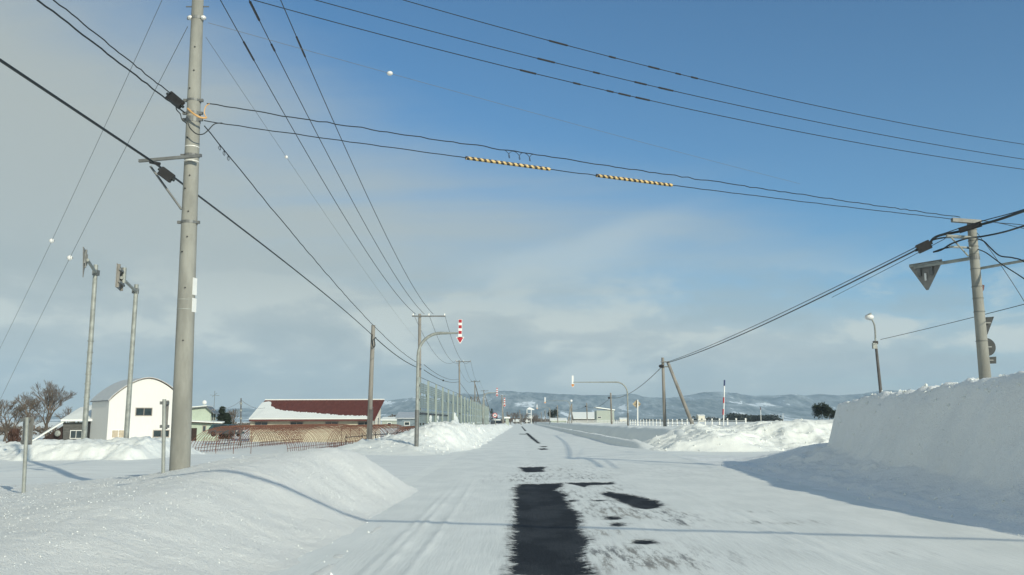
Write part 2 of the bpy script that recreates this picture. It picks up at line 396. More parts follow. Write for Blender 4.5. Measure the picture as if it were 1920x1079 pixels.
def sdf_all(X, Y):
    best = np.full(X.shape, -9.0)
    for poly in BARE:
        P_ = np.array(poly); x0, y0 = P_.min(0) - 0.6; x1, y1 = P_.max(0) + 0.6
        msk = (X > x0) & (X < x1) & (Y > y0) & (Y < y1)
        if not msk.any(): continue
        x = X[msk]; y = Y[msk]; d = np.full(x.shape, 1e9); ins = np.zeros(x.shape, bool)
        n = len(P_)
        for i in range(n):
            ax, ay = P_[i]; bx, by = P_[(i + 1) % n]
            ex, ey = bx - ax, by - ay; tt = np.clip(((x - ax) * ex + (y - ay) * ey) / (ex * ex + ey * ey), 0, 1)
            d = np.minimum(d, np.hypot(x - ax - tt * ex, y - ay - tt * ey))
            cr = ((ay > y) != (by > y)) & (x < (bx - ax) * (y - ay) / (by - ay + 1e-12) + ax); ins ^= cr
        v_ = np.where(ins, d, -d); best[msk] = np.maximum(best[msk], v_)
    return np.clip(best, -1, 1)
BLOBS = [(1040, 925, .7, 1.2, .5), (1090, 935, .8, 1.5, .55), (1120, 950, .5, .8, .6), (1130, 965, .6, .8, .7), (1138, 1005, .35, .35, 1.1), (1140, 1040, .3, .35, .8), (1180, 1055, .5, .6, .8),
         (1240, 1065, .5, .4, 1.0), (1265, 970, .4, .8, .8), (1190, 968, .7, .8, .7), (1000, 900, 1.0, 1.4, .5), (1080, 895, .6, 1.6, .5), (1050, 883, .5, .8, .7), (1150, 917, .5, .9, .5), (1280, 985, .25, .6, .7),
         (1225, 1040, .5, .5, .7), (980, 900, .4, 2.0, .5), (1110, 898, .5, 1.0, .5), (990, 850, .2, 3.0, .25), (1060, 1000, .3, 2.5, .25),
         (1470, 985, .9, .35, .9), (1410, 963, .5, .3, .6), (1640, 1045, .7, .3, .4), (940, 905, .8, .7, .25), (1300, 900, 1.2, 1.2, .12), (1100, 1060, .5, .8, .6), (1420, 1050, .8, .5, .3)]
def dirt_f(X, Y):
    s = np.zeros(X.shape)
    for px, py, sx, sy, a in BLOBS:
        g = G(px, py); s += a * np.exp(-((X - g.x) / sx) ** 2 - ((Y - g.y) / sy) ** 2)
    s += 0.26 * np.exp(-((X - 0.35) / 0.45) ** 2) * ss(90, 12, Y) + 0.24 * np.exp(-((X - 2.05) / 0.6) ** 2) * ss(70, 8, Y) + 0.12 * np.exp(-((X - 4.4) / 0.5) ** 2) + 0.12 * np.exp(-((X + .9) / 0.3) ** 2)
    s += 0.2 * ss(22, 24, Y) * ss(32, 29, Y) * ss(-1.6, 0, X)
    return np.clip(s, 0, 1.5)
def road_z(X, Y):
    z = 0.040 + 0.010 * fbm(X / 0.9, Y / 2.5, 3) * ss(80, 10, Y)
    # ruts pressed by tyres at the left of the lane and a faint crown
    z = z - 0.010 * np.exp(-((X - 0.35) / 0.3) ** 2) - 0.008 * np.exp(-((X - 2.0) / 0.35) ** 2)
    for xr in (-1.62, -1.48, -1.2, 3.2, 3.45):
        z = z + 0.022 * np.exp(-((X - xr - 0.10 * np.sin(Y / 7.0)) / 0.05) ** 2) * ss(26, 12, Y) * (0.6 + 0.4 * vnoise(X * 3, Y * 2))
    b_ = sdf_all(X, Y); z = z - 0.010 * ss(-0.03, 0.06, b_)
    return z
m, t, b = new_mat('packed snow road')
pos = t.n('ShaderNodeNewGeometry').outputs['Position']
bare = t.n('ShaderNodeAttribute', attribute_name='bare').outputs['Fac']; dirt = t.n('ShaderNodeAttribute', attribute_name='dirt').outputs['Fac']
e1 = t.noise(t.mapping(pos, (3.0, 9.0, 1)), 2.2, 5, 0.65); e2 = t.noise(t.mapping(pos, (2.0, 6, 1)), 14.0, 3, 0.6)
e0 = t.noise(t.mapping(pos, (1.2, 1.6, 1)), 1.6, 4, 0.6)
edge = t.math('ADD', bare, t.math('MULTIPLY', t.math('SUBTRACT', e1, 0.5), 0.40))
edge = t.math('ADD', edge, t.math('MULTIPLY', t.math('SUBTRACT', e0, 0.5), 0.30))
edge = t.math('ADD', edge, t.math('MULTIPLY', t.math('SUBTRACT', e2, 0.5), 0.22))
isasph = t.ramp(edge, -0.03, 0.03)
st = t.noise(t.mapping(pos, (3.5, 0.45, 1)), 2.5, 6, 0.7); fine = t.noise(pos, 60, 4, 0.7); mid = t.noise(t.mapping(pos, (1, 0.5, 1)), 1.1, 4, 0.6)
thin = t.math('MULTIPLY', dirt, t.ramp(t.math('ADD', st, t.math('MULTIPLY', t.math('SUBTRACT', fine, 0.5), 0.5)), 0.42, 0.72))
snowc = t.mix(t.ramp(mid, 0.35, 0.65), (0.75, 0.77, 0.74), (0.83, 0.845, 0.81))
snowc = t.mix(t.ramp(st, 0.45, 0.75, 0, 0.25), snowc, (0.62, 0.64, 0.63))
brown = t.mix(t.ramp(mid, 0.4, 0.6), (0.26, 0.235, 0.20), (0.12, 0.12, 0.12))
snowc = t.mix(t.ramp(thin, 0.0, 0.9, 0, 0.85), snowc, brown)
asph = t.mix(t.ramp(fine, 0.3, 0.75), (0.010, 0.013, 0.017), (0.038, 0.043, 0.050))
asph = t.mix(t.ramp(mid, 0.42, 0.62), asph, t.mix(t.ramp(fine, 0.3, 0.75), (0.026, 0.031, 0.038), (0.062, 0.068, 0.075)))
asph = t.mix(t.ramp(fine, 0.72, 0.80, 0, 0.5), asph, (0.15, 0.16, 0.17))
slush = t.math('MULTIPLY', t.ramp(edge, -0.16, -0.02), t.ramp(st, 0.36, 0.62))
snowc = t.mix(t.math('MULTIPLY', slush, 0.55), snowc, (0.30, 0.30, 0.29))
t.L.new(t.mix(isasph, snowc, asph), b.inputs['Base Color'])
rr = t.n('ShaderNodeMapRange'); t.L.new(isasph, rr.inputs[0]); rr.inputs[3].default_value = 0.6; rr.inputs[4].default_value = 0.85
t.L.new(rr.outputs[0], b.inputs['Roughness']); b.inputs['Specular IOR Level'].default_value = 0.12
hh = t.math('ADD', t.math('MULTIPLY', t.noise(t.mapping(pos, (6, 0.5, 1)), 4.0, 5, 0.6), 0.6), t.math('MULTIPLY', fine, 0.2))
hh = t.math('SUBTRACT', hh, t.math('MULTIPLY', isasph, 0.5))
bp = t.n('ShaderNodeBump', inp={'Strength': 0.30, 'Distance': 0.04, 'Height': hh}); t.L.new(bp.outputs[0], b.inputs['Normal'])
M['road'] = m
rx = lines((-2.6, -1.0, 0.03), (-1.0, -0.3, 0.06), (-0.3, 3.0, 0.03), (3.0, 6.6, 0.08))
ry = np.concatenate([lines((-40, 7, 2.0))[:-1], geo_lines(7, 130, 0.0045), geo_lines(130, 900, 0.05)[1:]])
o = sheet('road', rx, ry, road_z, M['road'], attrs={'bare': sdf_all, 'dirt': dirt_f}); tag(o, kind='structure', label='straight road of packed snow with bare asphalt patches')
# side street crossing the road
m2, t, b = new_mat('side street snow')
pos = t.n('ShaderNodeNewGeometry').outputs['Position']
st = t.noise(t.mapping(pos, (0.25, 2.5, 1)), 2.0, 6, 0.65); fine = t.noise(pos, 60, 4, 0.7)
t.L.new(t.mix(t.ramp(st, 0.4, 0.75), (0.82, 0.84, 0.81), (0.66, 0.67, 0.65)), b.inputs['Base Color']); b.inputs['Roughness'].default_value = 0.7
bp = t.n('ShaderNodeBump', inp={'Strength': 0.3, 'Distance': 0.04, 'Height': t.math('ADD', t.math('MULTIPLY', st, 0.6), t.math('MULTIPLY', fine, 0.2))}); t.L.new(bp.outputs[0], b.inputs['Normal'])
M['side'] = m2
def side_z(X, Y): return np.where((X > -2.7) & (X < 6.7), 0.004, np.maximum(gz(X, Y), 0) + 0.02)
o = sheet('side_street', lines((-70, -2.58, 0.8), (-2.58, 6.58, 1), (6.58, 70, 0.8)), lines((19, 39, 0.6)), lambda X, Y: gz(X, Y) * 0 + np.where((X > -2.75) & (X < 6.75), -0.02, gz(X, Y) + 0.012), m2,
          cull=lambda X, Y, Z: (X > -2.7) & (X < 6.7))
tag(o, kind='structure', label='side street crossing under packed snow')

# ------------------------------------------------------------------ snow banks
BG = 'ploughed snow banks around the junction'
def bank(label, xs, ys, h, mat, name='snow_bank'):
    def fz(X, Y): return gz(X, Y) + h(X, Y)
    o = sheet(name, xs, ys, fz, mat, cull=lambda X, Y, Z: (Z - gz(X, Y)) < -0.05, loc=(float(np.mean(xs)), float(np.mean(ys)), 0))
    return tag(o, label, 'snow bank', BG)
def h_left(X, Y):
    xf = -1.95 - 1.3 * ss(18.3, 21.5, Y) ** 1.3 + 0.10 * fbm(X * 0, Y / 1.7, 3)
    s = xf - X
    wd = lerpk(Y, [(0, 3.0), (8, 2.7), (12, 2.4), (15, 2.1), (17, 1.65), (19, 1.3)])
    A = lerpk(Y, [(-5, .5), (4, .48), (8, .56), (11, .76), (14, .98), (16.5, 1.04), (17.8, .90), (19, .5), (20.2, .16), (21.2, 0.0), (23, -.2)])
    far = lerpk(s, [(0, 1), (1.6, 1), (2.5, .90), (3.3, .80), (4.0, .64), (5.3, .42), (7, .24), (10, .12), (14, .02)])
    z = A * ss(0, 1, s / wd) ** 1.12 * far
    z = z + (0.030 * fbm(X * 1.3, Y * 1.3, 3) + 0.010 * billow(X * 3.1, Y * 3.1, 4) + 0.012 * fbm(X * 8, Y * 8, 3, .7)) * ss(0, 0.7, s) + 0.05 * fbm(X * 0.5, Y * 0.5, 2) * ss(0, 1, s)
    # low plough lip along its foot
    z = z + 0.06 * np.exp(-((s + 0.0) / 0.16) ** 2) * (0.5 + 0.8 * np.clip(fbm(X * 2, Y * 1.1, 3) * 2, -.5, 1)) * ss(16, 13, Y)
    z = np.where(s < -0.15, -0.2, z - 0.06 * (1 - ss(-0.1, 0.1, s)))
    z = np.where(Y > 21.4, -0.2, z) - 0.2 * ss(9.5, 11.5, s)
    return z
bank('smooth rounded snow mound with sparkling crust at foot of the big concrete pole', lines((-13, -7, 0.16), (-7, -1.8, 0.05)), geo_lines(2.2, 21.8, 0.0055), h_left, M['mound'])
def h_right(X, Y):
    xc = lerpk(Y, [(0, 11.0), (4, 10.6), (9, 9.7), (13, 9.25), (15.3, 9.15), (27, 9.95)]) + 0.22 * fbm(X * 0, Y / 2.5, 4)
    zc = lerpk(Y, [(-10, 2.4), (10, 2.5), (15.3, 2.42), (20, 2.24), (24, 2.14), (27, 2.0)]) + 0.05 * fbm(X / 1.2 + 9, Y / 0.9, 4) + 0.04
    s = X - xc
    wd = lerpk(Y, [(10, 1.6), (18, 1.15), (23, .9), (26, .5), (28, .30)]); fb = lerpk(Y, [(10, .17), (20, .22), (25, .30), (28, .34)])
    k_ = ss(0, 1, (s + wd) / (wd + 0.12))
    wall = zc * (fb * ss(-3.0, -.2, s + 0.0) + (1 - fb * ss(-3.0, -.2, s)) * k_ ** 0.85)
    wall = wall + 0.09 * (billow(X * 1.1, Y * 0.9, 4) - .3) * ss(-2.6, -1.2, s) * (1 - ss(-.3, .1, s))
    wall = wall + 0.30 * fbm(X * 0.9, Y * 0.8 + 4, 5, .6) * ss(-2.2, -.9, s) * (1 - ss(-.5, .0, s)) + 0.05 * fbm(X * 2.2, Y * 1.6, 4, .6) * ss(-2.6, -1, s)
    wall = wall + 0.12 * np.exp(-((s + wd * .75) / 0.25) ** 2) * (0.6 + 0.9 * fbm(X, Y / 1.6, 3)) + 0.10 * (billow(X * 2.2, Y * 2.2, 4) - .2) * ss(-.25, .1, s)
    wall = wall + 0.085 * np.exp(-((s + 2.35 + 0.15 * fbm(X * 0, Y / 2, 2)) / 0.22) ** 2) * (0.8 + 1.2 * fbm(X * 1.5, Y * 0.9, 4)) + 0.045 * billow(X * 2.5, Y * 1.8, 4, .6) * ss(-3.2, -2.4, s) * ss(-.9, -1.4, s)
    endf = ss(28.0, 27.2, Y + 0.25 * fbm(X / 1.5, Y * 0, 3))
    apron = lerpk(s, [(-4.2, 0), (-3.2, .05), (-2.0, .13), (-1.4, .32), (-.4, .70), (0, .78), (2, .8), (12, .7)]) * ss(36.0, 28.5, Y) * ss(-3.8, -1.0, s + (30 - Y) * 0.0)
    apron = apron + 0.05 * np.exp(-((s + 2.7) / 0.35) ** 2) * ss(34, 30, Y) * (1 + 0.9 * fbm(X * 1.5, Y * 0.7, 3))
    z = np.maximum(apron, wall * endf * ss(-3.2, -2.5, s))
    z = z + (0.03 * fbm(X * 2, Y * 1.2, 4) + 0.02 * billow(X * 4, Y * 4, 3)) * ss(-4, -2.2, s)
    z = np.where(s < -3.9, -0.2, z - 0.07 * (1 - ss(-3.9, -3.3, s)))
    base = gz(X, Y)
    return np.maximum(z - base, -0.2) if False else z - base
def bank_abs(label, xs, ys, h, mat):
    o = sheet('snow_bank', xs, ys, lambda X, Y: h(X, Y) + gz(X, Y), mat, cull=lambda X, Y, Z: (Z - gz(X, Y)) < -0.05, loc=(float(np.mean(xs)), float(np.mean(ys)), 0))
    return tag(o, label, 'snow bank', BG)
bank_abs('huge shaded snow wall cut sheer at its end in front of the sign pole', lines((4.6, 8.2, 0.07), (8.2, 10.6, 0.035), (10.6, 12.5, 0.08), (12.5, 26, 0.4)), np.concatenate([lines((-14, 9, 0.3))[:-1], lines((9, 38, 0.09))]), h_right, M['snow_wall'])
def h_fl(X, Y):   # far left corner bank along the road, with the pile in front of the snow fence
    xf = -2.15 - 0.35 * ss(48, 41, Y) * 3 + 0.22 * fbm(X * 0, Y / 3.0, 3)
    s = xf - X
    A = lerpk(Y, [(37.5, 0), (39.5, .28), (42, .6), (44, 1.0), (46, 1.35), (50, 1.45), (54, 1.2), (60, 1.25), (70, 1.1), (100, .95), (200, .8), (260, .3)])
    wd = lerpk(Y, [(38, 2.0), (46, 1.9), (60, 1.6), (200, 1.4)])
    prof = ss(0, 1, s / wd) * lerpk(s, [(0, 1), (2, 1), (3.2, .85), (4.6, .5), (6.5, .2), (8, 0.05), (9, -.1)])
    z = A * prof
    lump = 0.26 * fbm(X / 0.9, Y / 1.3, 5, 0.6) + 0.14 * billow(X / .45, Y / .7, 4)
    z = z + lump * ss(0, 1.0, s) * np.clip(A, 0, 1) * ss(8.5, 5, s)
    # low ridge running off along the side street
    z2 = 0.34 * np.exp(-((Y - 40.6 - 0.10 * (s - 2)) / 1.1) ** 2) * ss(0, 1.5, s) * ss(7, 4.5, s) * (1 + 0.7 * fbm(X / 1.1, Y / .8, 4))
    z = np.maximum(z, z2 - 0.02)
    return np.where(s < -0.2, -0.2, z - 0.08 * (1 - ss(-0.2, 0.3, s)))
bank_abs('bright lumpy ploughed snow pile along the road before the tall snow fence', lines((-16, -7, 0.2), (-7, -1.7, 0.07)), geo_lines(37.5, 250, 0.0035), h_fl, M['snow_pile'])
def h_b4(X, Y):
    # mounds beyond the side street in front of the barn
    z = lerpk(Y, [(31.5, -.1), (32.2, .0), (33.0, .55), (34.4, .66), (36.5, .6), (40, .25), (43, -.1)])
    Y = Y + 0.9 * fbm(X / 1.6, Y * 0, 3)
    e = ss(-20.0, -19.0, X + 0.5 * fbm(X * 0, Y / 1.2, 3)) * ss(-14.0, -15.0, X)
    z = z * (0.15 + 0.85 * e) + 0.22 * fbm(X / 1.0, Y / 1.0, 5, .6) * e * ss(32, 33, Y) + 0.14 * billow(X / .6, Y / .6, 3) * e * ss(32, 33, Y)
    return np.where(e <= 0.02, -0.2, z - .15 * (1 - e))
bank_abs('long lumpy snow bank in front of the white arched barn', lines((-21, -11.5, 0.08)), lines((31.3, 43, 0.1)), h_b4, M['snow_pile'])
def h_b5(X, Y):
    z = lerpk(Y, [(33, -.1), (34, .1), (35.4, .42), (37.5, .5), (41, .3), (44, -.1)])
    e = ss(-28.5, -26, X) * ss(-19.0, -20.4, X)
    return np.where(e <= 0.02, -0.2, z * e + (0.2 * fbm(X / .9, Y / .9, 5, .6) + .10 * billow(X / .5, Y / .5, 3)) * e - .12 * (1 - e))
bank_abs('low snow bank near the bare trees, behind the small grey sign post', lines((-29, -18.5, 0.1)), lines((33, 44, 0.12)), h_b5, M['snow_pile'])
def h_b6(X, Y):   # right far corner
    foot = 43.2 + 0.5 * fbm(X / 4, Y * 0, 3) - 0.03 * (X - 12)
    crest = lerpk(X, [(6, .1), (7.2, .75), (8, 1.15), (9, 1.15), (10.3, .85), (12, 1.25), (14.5, 1.4), (20, 1.35), (40, 1.3)])
    crest = lerpk(X, [(6, .8), (8, 1.05), (10, 1.1), (12, .95), (14.5, 1.3), (20, 1.35), (40, 1.3)])
    D = (X - 6.7) * 0.80 + (np.minimum(Y, 47.5) - 43.6) * 0.34
    fr = 0.18 * ss(0, 1.5, Y - foot) + 0.82 * ss(1.5, 5.0, Y - foot); fr = fr * ss(10.5, 13.5, X) + ss(0, 1.6, Y - foot) * (1 - ss(10.5, 13.5, X))
    z = (crest - .1) * ss(0, 3.9, D) * fr * ss(6.2, 7.6, X)
    q = ss(0, 2, Y - foot) * ss(6, 7.5, X)
    z = z + (0.36 * fbm(X / 2.2, Y / 1.2, 5, .58) + 0.20 * (billow(X / 1.5 + 4, Y / 1.0, 4) - .15)) * q * ss(54, 50, Y) * 1.0
    z = z * ss(58, 52, Y) - 0.1 + (-0.1) * 0
    return np.maximum(z, -0.2) - gz(X, Y) * ss(43, 50, Y) * ss(58, 50, Y) * 0.75
bank_abs('wide broken snow heap at the far corner in front of the white rail fence', lines((5.6, 18, 0.09), (18, 45, 0.3)), lines((42.2, 58, 0.09)), h_b6, M['snow_pile'])
def h_b7(X, Y):   # long low windrow at the right edge of the road
    xc = 6.15 + 0.15 * fbm(X * 0, Y / 6, 3) + 0.5 * ss(54, 45, Y)
    a = 0.50 * ss(43.5, 50, Y)
    z = a * ss(xc - .55, xc - .05, X) * ss(xc + 1.4, xc + .2, X) + 0.0 * X
    z2 = 1.05 * ss(7.6, 9.0, X + 0.3 * fbm(X * 0, Y / 4, 3)) * ss(43.5, 48.5, Y) * ss(12.5, 10.5, X); z = np.maximum(z, z2 - gz(X, Y) + 0.06 * (X > 8))
    z = z + 0.09 * fbm(X / .6, Y / 1.5, 4, .6) * ss(0.05, 0.4, z)
    z = z * ss(43.0, 47, Y) - .02
    return z - 0.06 + z2 * 0
bank_abs('long low ridge of ploughed snow beside the empty road lane', lines((5.2, 12.6, 0.09)), geo_lines(42, 420, 0.007), h_b7, M['snow'])

# loose snow crumbs lying on the banks
def crumbs(name, label, n, xr, yr, hf, smin, smax, seed=1, dens=None):
    rs = np.random.RandomState(seed); mb = MB(); k = 0; tries = 0
    while k < n and tries < n * 6:
        m_ = n - k; tries += m_
        # sample evenly in the picture rather than evenly on the ground
        y = yr[0] * (yr[1] / yr[0]) ** rs.rand(m_); x = xr[0] + (xr[1] - xr[0]) * rs.rand(m_)
        z = hf(x, y)
        for a, b_, c_ in zip(x, y, z):
            if c_ < -0.02: continue
            if dens is not None and rs.rand() > dens(a, b_): continue
            r = smin + (smax - smin) * rs.rand() ** 3; r *= 0.6 + 0.4 * b_ / yr[1]
            base = Vector((a, b_, c_ + float(gz(a, b_)) + r * 0.25)); q = []
            for d in ((1, 0, 0), (-1, 0, 0), (0, 1, 0), (0, -1, 0), (0, 0, 1), (0, 0, -1)):
                q.append(base + Vector(d) * r * (0.6 + 0.8 * rs.rand()) + Vector(rs.rand(3) - .5) * r * .5)
            mb.add(q, [(0, 2, 4), (2, 1, 4), (1, 3, 4), (3, 0, 4), (2, 0, 5), (1, 2, 5), (3, 1, 5), (0, 3, 5)]); k += 1
    o = mb.build(name, M['snow']); return tag(o, label, 'snow crumbs', None, 'stuff')
crumbs('snow_crumbs', 'loose crumbs of frozen snow scattered over the smooth mound', 7500, (-9, -1.9), (4.5, 20), h_left, 0.003, 0.012, 1,
       lambda a, b_: 0.25 + 0.75 * float(vnoise(np.array(a * 0.9), np.array(b_ * 0.9)) > -0.05))
crumbs('snow_clods', 'clods of broken snow along the far corner heap', 500, (6.2, 22), (42.8, 50), h_b6, 0.02, 0.075, 2)
crumbs('snow_clods', 'clods of broken snow on the ploughed pile by the fence', 700, (-8, -2.0), (38.5, 75), h_fl, 0.02, 0.08, 3)
crumbs('snow_clods', 'line of plough clods along the foot of the smooth mound', 110, (-2.25, -1.75), (7.5, 14), lambda x, y: np.asarray(x) * 0 + 0.022, 0.008, 0.034, 6,
       lambda a, b_: max(0.15, 1.0 * float(vnoise(np.array(a * 2.0), np.array(b_ * 1.1)))))
crumbs('snow_clods', 'small lumps of snow along the top of the shaded snow wall', 400, (9.0, 10.6), (14, 27), h_right, 0.015, 0.06, 7, lambda a, b_: float(h_right(np.array([a]), np.array([b_]))[0] > 1.0))
crumbs('snow_clods', 'small clods of snow below the shaded snow wall', 500, (6.0, 9.0), (11, 30), h_right, 0.008, 0.04, 4)

# ------------------------------------------------------------------ poles, cables
def on_ground(p): return float(gz(p.x, p.y))
def shaft_pts(base_px, top_px, Y, n=6, down=1.5):
    a = P(*base_px, Y); b_ = P(*top_px, Y); d = (b_ - a) / (b_.z - a.z)
    a = a - d * down
    return a, b_, [a.lerp(b_, i / n) for i in range(n + 1)]
def simple_pole(name, label, cat, base_px, top_px, Y, r0, r1, mat, group=None, down=1.0, seg=14):
    a, b_, pts = shaft_pts(base_px, top_px, Y, down=down)
    root = thing(name, label, cat, a, group)
    MB().tube(pts, [r0 + (r1 - r0) * i / (len(pts) - 1) for i in range(len(pts))], seg).build('shaft', mat, root, True)
    return root, a, b_
def band(root, c, r, h=0.05, mat='galv_dark', name='clamp_band', seg=16, axis=Vector((0, 0, 1))):
    MB().tube([Vector(c) - axis * h / 2, Vector(c) + axis * h / 2], r, seg).build(name, M[mat], root)

# big concrete pole -------------------------------------------------
a = P(337, 880, 15); tdir = (P(371, 0, 15) - a); tdir = tdir / tdir.z
pbase = a - tdir * 0.9; ptop = a + tdir * 10.6
POLE = thing('utility_pole', 'thick round concrete utility pole standing in the snow mound, nearest of all poles', 'utility pole', pbase, 'utility poles')
N_ = 12
def prad(z): return 0.172 - (z - a.z) * 0.0078
MB().tube([pbase.lerp(ptop, i / N_) for i in range(N_ + 1)], [prad(pbase.lerp(ptop, i / N_).z) for i in range(N_ + 1)], 40).build('shaft', M['concrete'], POLE, True)
def pole_at(py):   # axis point at picture height py
    lo, hi = 0.0, 10.6
    for _ in range(40):
        m_ = (lo + hi) / 2
        if proj(a + tdir * m_)[1] > py: lo = m_
        else: hi = m_
    return a + tdir * lo
for py, h_ in ((36, .06), (190, .04), (214, .05), (226, .10), (293, .05), (418, .05)):
    c_ = pole_at(py); band(POLE, c_, prad(c_.z) + 0.008, h_)
    for sx_ in (-1, 1): MB().box(c_ + Vector((sx_ * (prad(c_.z) + .03), -0.03, 0)), (.065, .05, .05)).build('bolt_lug', M['galv_dark'], POLE)
for py in (277, 304): c_ = pole_at(py); band(POLE, c_, prad(c_.z) + .004, .015, 'porcelain', 'steel_strap')
for py in (563, 581): c_ = pole_at(py); band(POLE, c_, prad(c_.z) + .004, .012, 'galv', 'steel_strap')
for y0, y1 in ((522, 554), (560, 586)):
    c0 = pole_at(y0); c1 = pole_at(y1); c_ = (c0 + c1) / 2; r_ = prad(c_.z)
    MB().box(c_ + Vector((r_ + .002, -r_ * 0.12, 0)), (.012, .12, (c0 - c1).length), ux=(1, -.22, 0), uy=(.22, 1, 0), uz=tdir).build('number_plate', M['white'], POLE)
for py, s_ in ((93, 1), (137, 1), (262, -1), (333, 1), (357, -1), (400, 1), (447, 1), (542, 1), (640, 1), (475, -1), (170, -1)):   # step bolt sockets
    c_ = pole_at(py); r_ = prad(c_.z)
    an = R(-90 + (12 if s_ > 0 else -20)); q = Vector((math.cos(an), math.sin(an), 0))
    MB().tube([c_ + q * (r_ - .01), c_ + q * (r_ + .02)], .012, 8).build('step_socket', M['black'], POLE)
c_ = pole_at(13); MB().tube([c_ + Vector((-prad(c_.z) - .11, 0, 0)), c_ + Vector((prad(c_.z) + .11, 0, 0))], .012, 8).build('step_bolt', M['galv_dark'], POLE)
# side bracket arm with brace
ab = P(266, 306, 14.85); ae = P(380, 296, 14.85)
MB().box((ab + ae) / 2 + Vector((0, -.12, 0)), ((ae - ab).length, .045, .052), ux=(ae - ab)).build('bracket_arm', M['galv_dark'], POLE)
b0 = P(282, 312, 14.75); b1 = P(340, 393, 14.85)
MB().tube([b0, b1], .020, 8).build('brace', M['galv_dark'], POLE)
MB().tube([P(281, 304, 14.6), P(300, 308, 14.6)], .03, 8).build('cable_clamp', M['black'], POLE)
for dxp in (-1, 1): MB().ball(P(371 + dxp * 12, 36, 15) + Vector((0, -.05, 0)), .055, 10, (1, 1, .8)).build('insulator', M['porcelain'], POLE, True)
# amber tube loops around the pole
def curve_px(pts, sub=8):
    q = [P(*p) for p in pts]; out_ = []
    for i in range(len(q) - 1):
        p0 = q[max(i - 1, 0)]; p1 = q[i]; p2 = q[i + 1]; p3 = q[min(i + 2, len(q) - 1)]
        for k in range(sub):
            t_ = k / sub; out_.append(0.5 * ((2 * p1) + (p2 - p0) * t_ + (2 * p0 - 5 * p1 + 4 * p2 - p3) * t_ ** 2 + (3 * p1 - p0 - 3 * p2 + p3) * t_ ** 3))
    out_.append(q[-1]); return out_
MB().tube(curve_px([(352, 204, 14.75), (362, 213, 14.7), (374, 220, 14.72), (386, 222, 14.8)]), .018, 8).build('cable_cover', M['amber'], POLE, True)
MB().tube(curve_px([(393, 195, 14.85), (386, 200, 14.85), (383, 212, 14.85), (388, 222, 14.85)]), .010, 8).build('cable_cover', M['amber'], POLE, True)
MB().tube(curve_px([(352, 228, 14.7), (356, 240, 14.7), (368, 251, 14.7), (380, 252, 14.75), (390, 245, 14.8), (402, 233, 14.85), (417, 231, 14.9)]), .010, 8).build('jumper_cable', M['cable'], POLE, True)
MB().tube(curve_px([(330, 196, 14.7), (331, 206, 14.7), (338, 214, 14.7), (341, 224, 14.7), (350, 232, 14.7)]), .009, 8).build('jumper_cable', M['cable'], POLE, True)

# wires -------------------------------------------------------------
WG = 'overhead wires'
def fit_sag(A, B, mid):
    def at(t_, s_): p = A.lerp(B, t_); p.z -= 4 * s_ * t_ * (1 - t_); return p
    def err(s_):
        lo, hi = 0.0, 1.0; inc = proj(B)[0] > proj(A)[0]
        for _ in range(40):
            m_ = (lo + hi) / 2
            if (proj(at(m_, s_))[0] < mid[0]) == inc: lo = m_
            else: hi = m_
        return proj(at(lo, s_))[1] - mid[1]
    lo, hi = -3.0, 8.0
    for _ in range(50):
        m_ = (lo + hi) / 2
        if err(m_) < 0: lo = m_
        else: hi = m_
    return lo
class Wire:
    def __init__(s, label, A, B, mid, r, mat='cable', t0=0.0, t1=1.0, n=60, wob=0.0, sag=None, name='overhead_wire', seg=6, rb=None):
        A = P(*A) if not isinstance(A, Vector) else A; B = P(*B) if not isinstance(B, Vector) else B
        s.A, s.B = A, B; s.s = fit_sag(A, B, mid) if sag is None else sag
        s.wob = wob; pts = [s.at(t0 + (t1 - t0) * i / n) for i in range(n + 1)]
        if wob:
            rs = random.Random(hash(label) % 1000 if False else len(label))
            off = [(rs.uniform(-wob, wob), rs.uniform(-wob, wob)) for _ in pts]
            pts = [p + Vector((0, o_[0], o_[1])) for p, o_ in zip(pts, off)]
        s.o = thing(name, label, 'wire', pts[0], WG)
        rr_ = r if rb is None else [r + (rb - r) * i / n for i in range(n + 1)]
        MB().tube(pts, rr_, seg).build('cable', M[mat], s.o, True)
    def at(s, t_): p = s.A.lerp(s.B, t_); p.z -= 4 * s.s * t_ * (1 - t_); return p
    def t_px(s, px, lo=-0.5, hi=1.5):
        inc = proj(s.B)[0] > proj(s.A)[0]
        for _ in range(40):
            m_ = (lo + hi) / 2
            if (proj(s.at(m_))[0] < px) == inc: lo = m_
            else: hi = m_
        return lo
    def seg(s, x0, x1, r, n=6, name='sleeve', mat='black'):
        t0, t1 = s.t_px(x0, 0, 1.3), s.t_px(x1, 0, 1.3)
        MB().tube([s.at(t0 + (t1 - t0) * i / n) for i in range(n + 1)], r, 8).build(name, M[mat], s.o, True)
    def spiral(s, x0, x1, drop, turns, r=0.006, mat='cable'):
        t0, t1 = s.t_px(x0, 0, 1), s.t_px(x1, 0, 1); pts = []
        n = turns * 12
        for i in range(n + 1):
            t_ = t0 + (t1 - t0) * i / n; ph = 2 * math.pi * turns * i / n
            pts.append(s.at(t_ + 0.25 * (t1 - t0) / turns * math.sin(ph)) + Vector((0, 0.05 * math.sin(ph), -drop * (1 - math.cos(ph)) / 2)))
        MB().tube(pts, r, 6).build('hanging_coil', M[mat], s.o, True)
wA = Wire('wavy bundled cable spanning the junction, upper of the pair above the striped sleeves', (388, 195, 15), (1800, 408, 22), (1100, 305), .010, n=110, wob=.014)
wA.spiral(945, 1003, .16, 3)
wB = Wire('dark cable across the junction that carries the two yellow and black sleeves', (382, 227, 15), (1795, 412, 22), (1040, 319), .009, n=90, wob=.006)
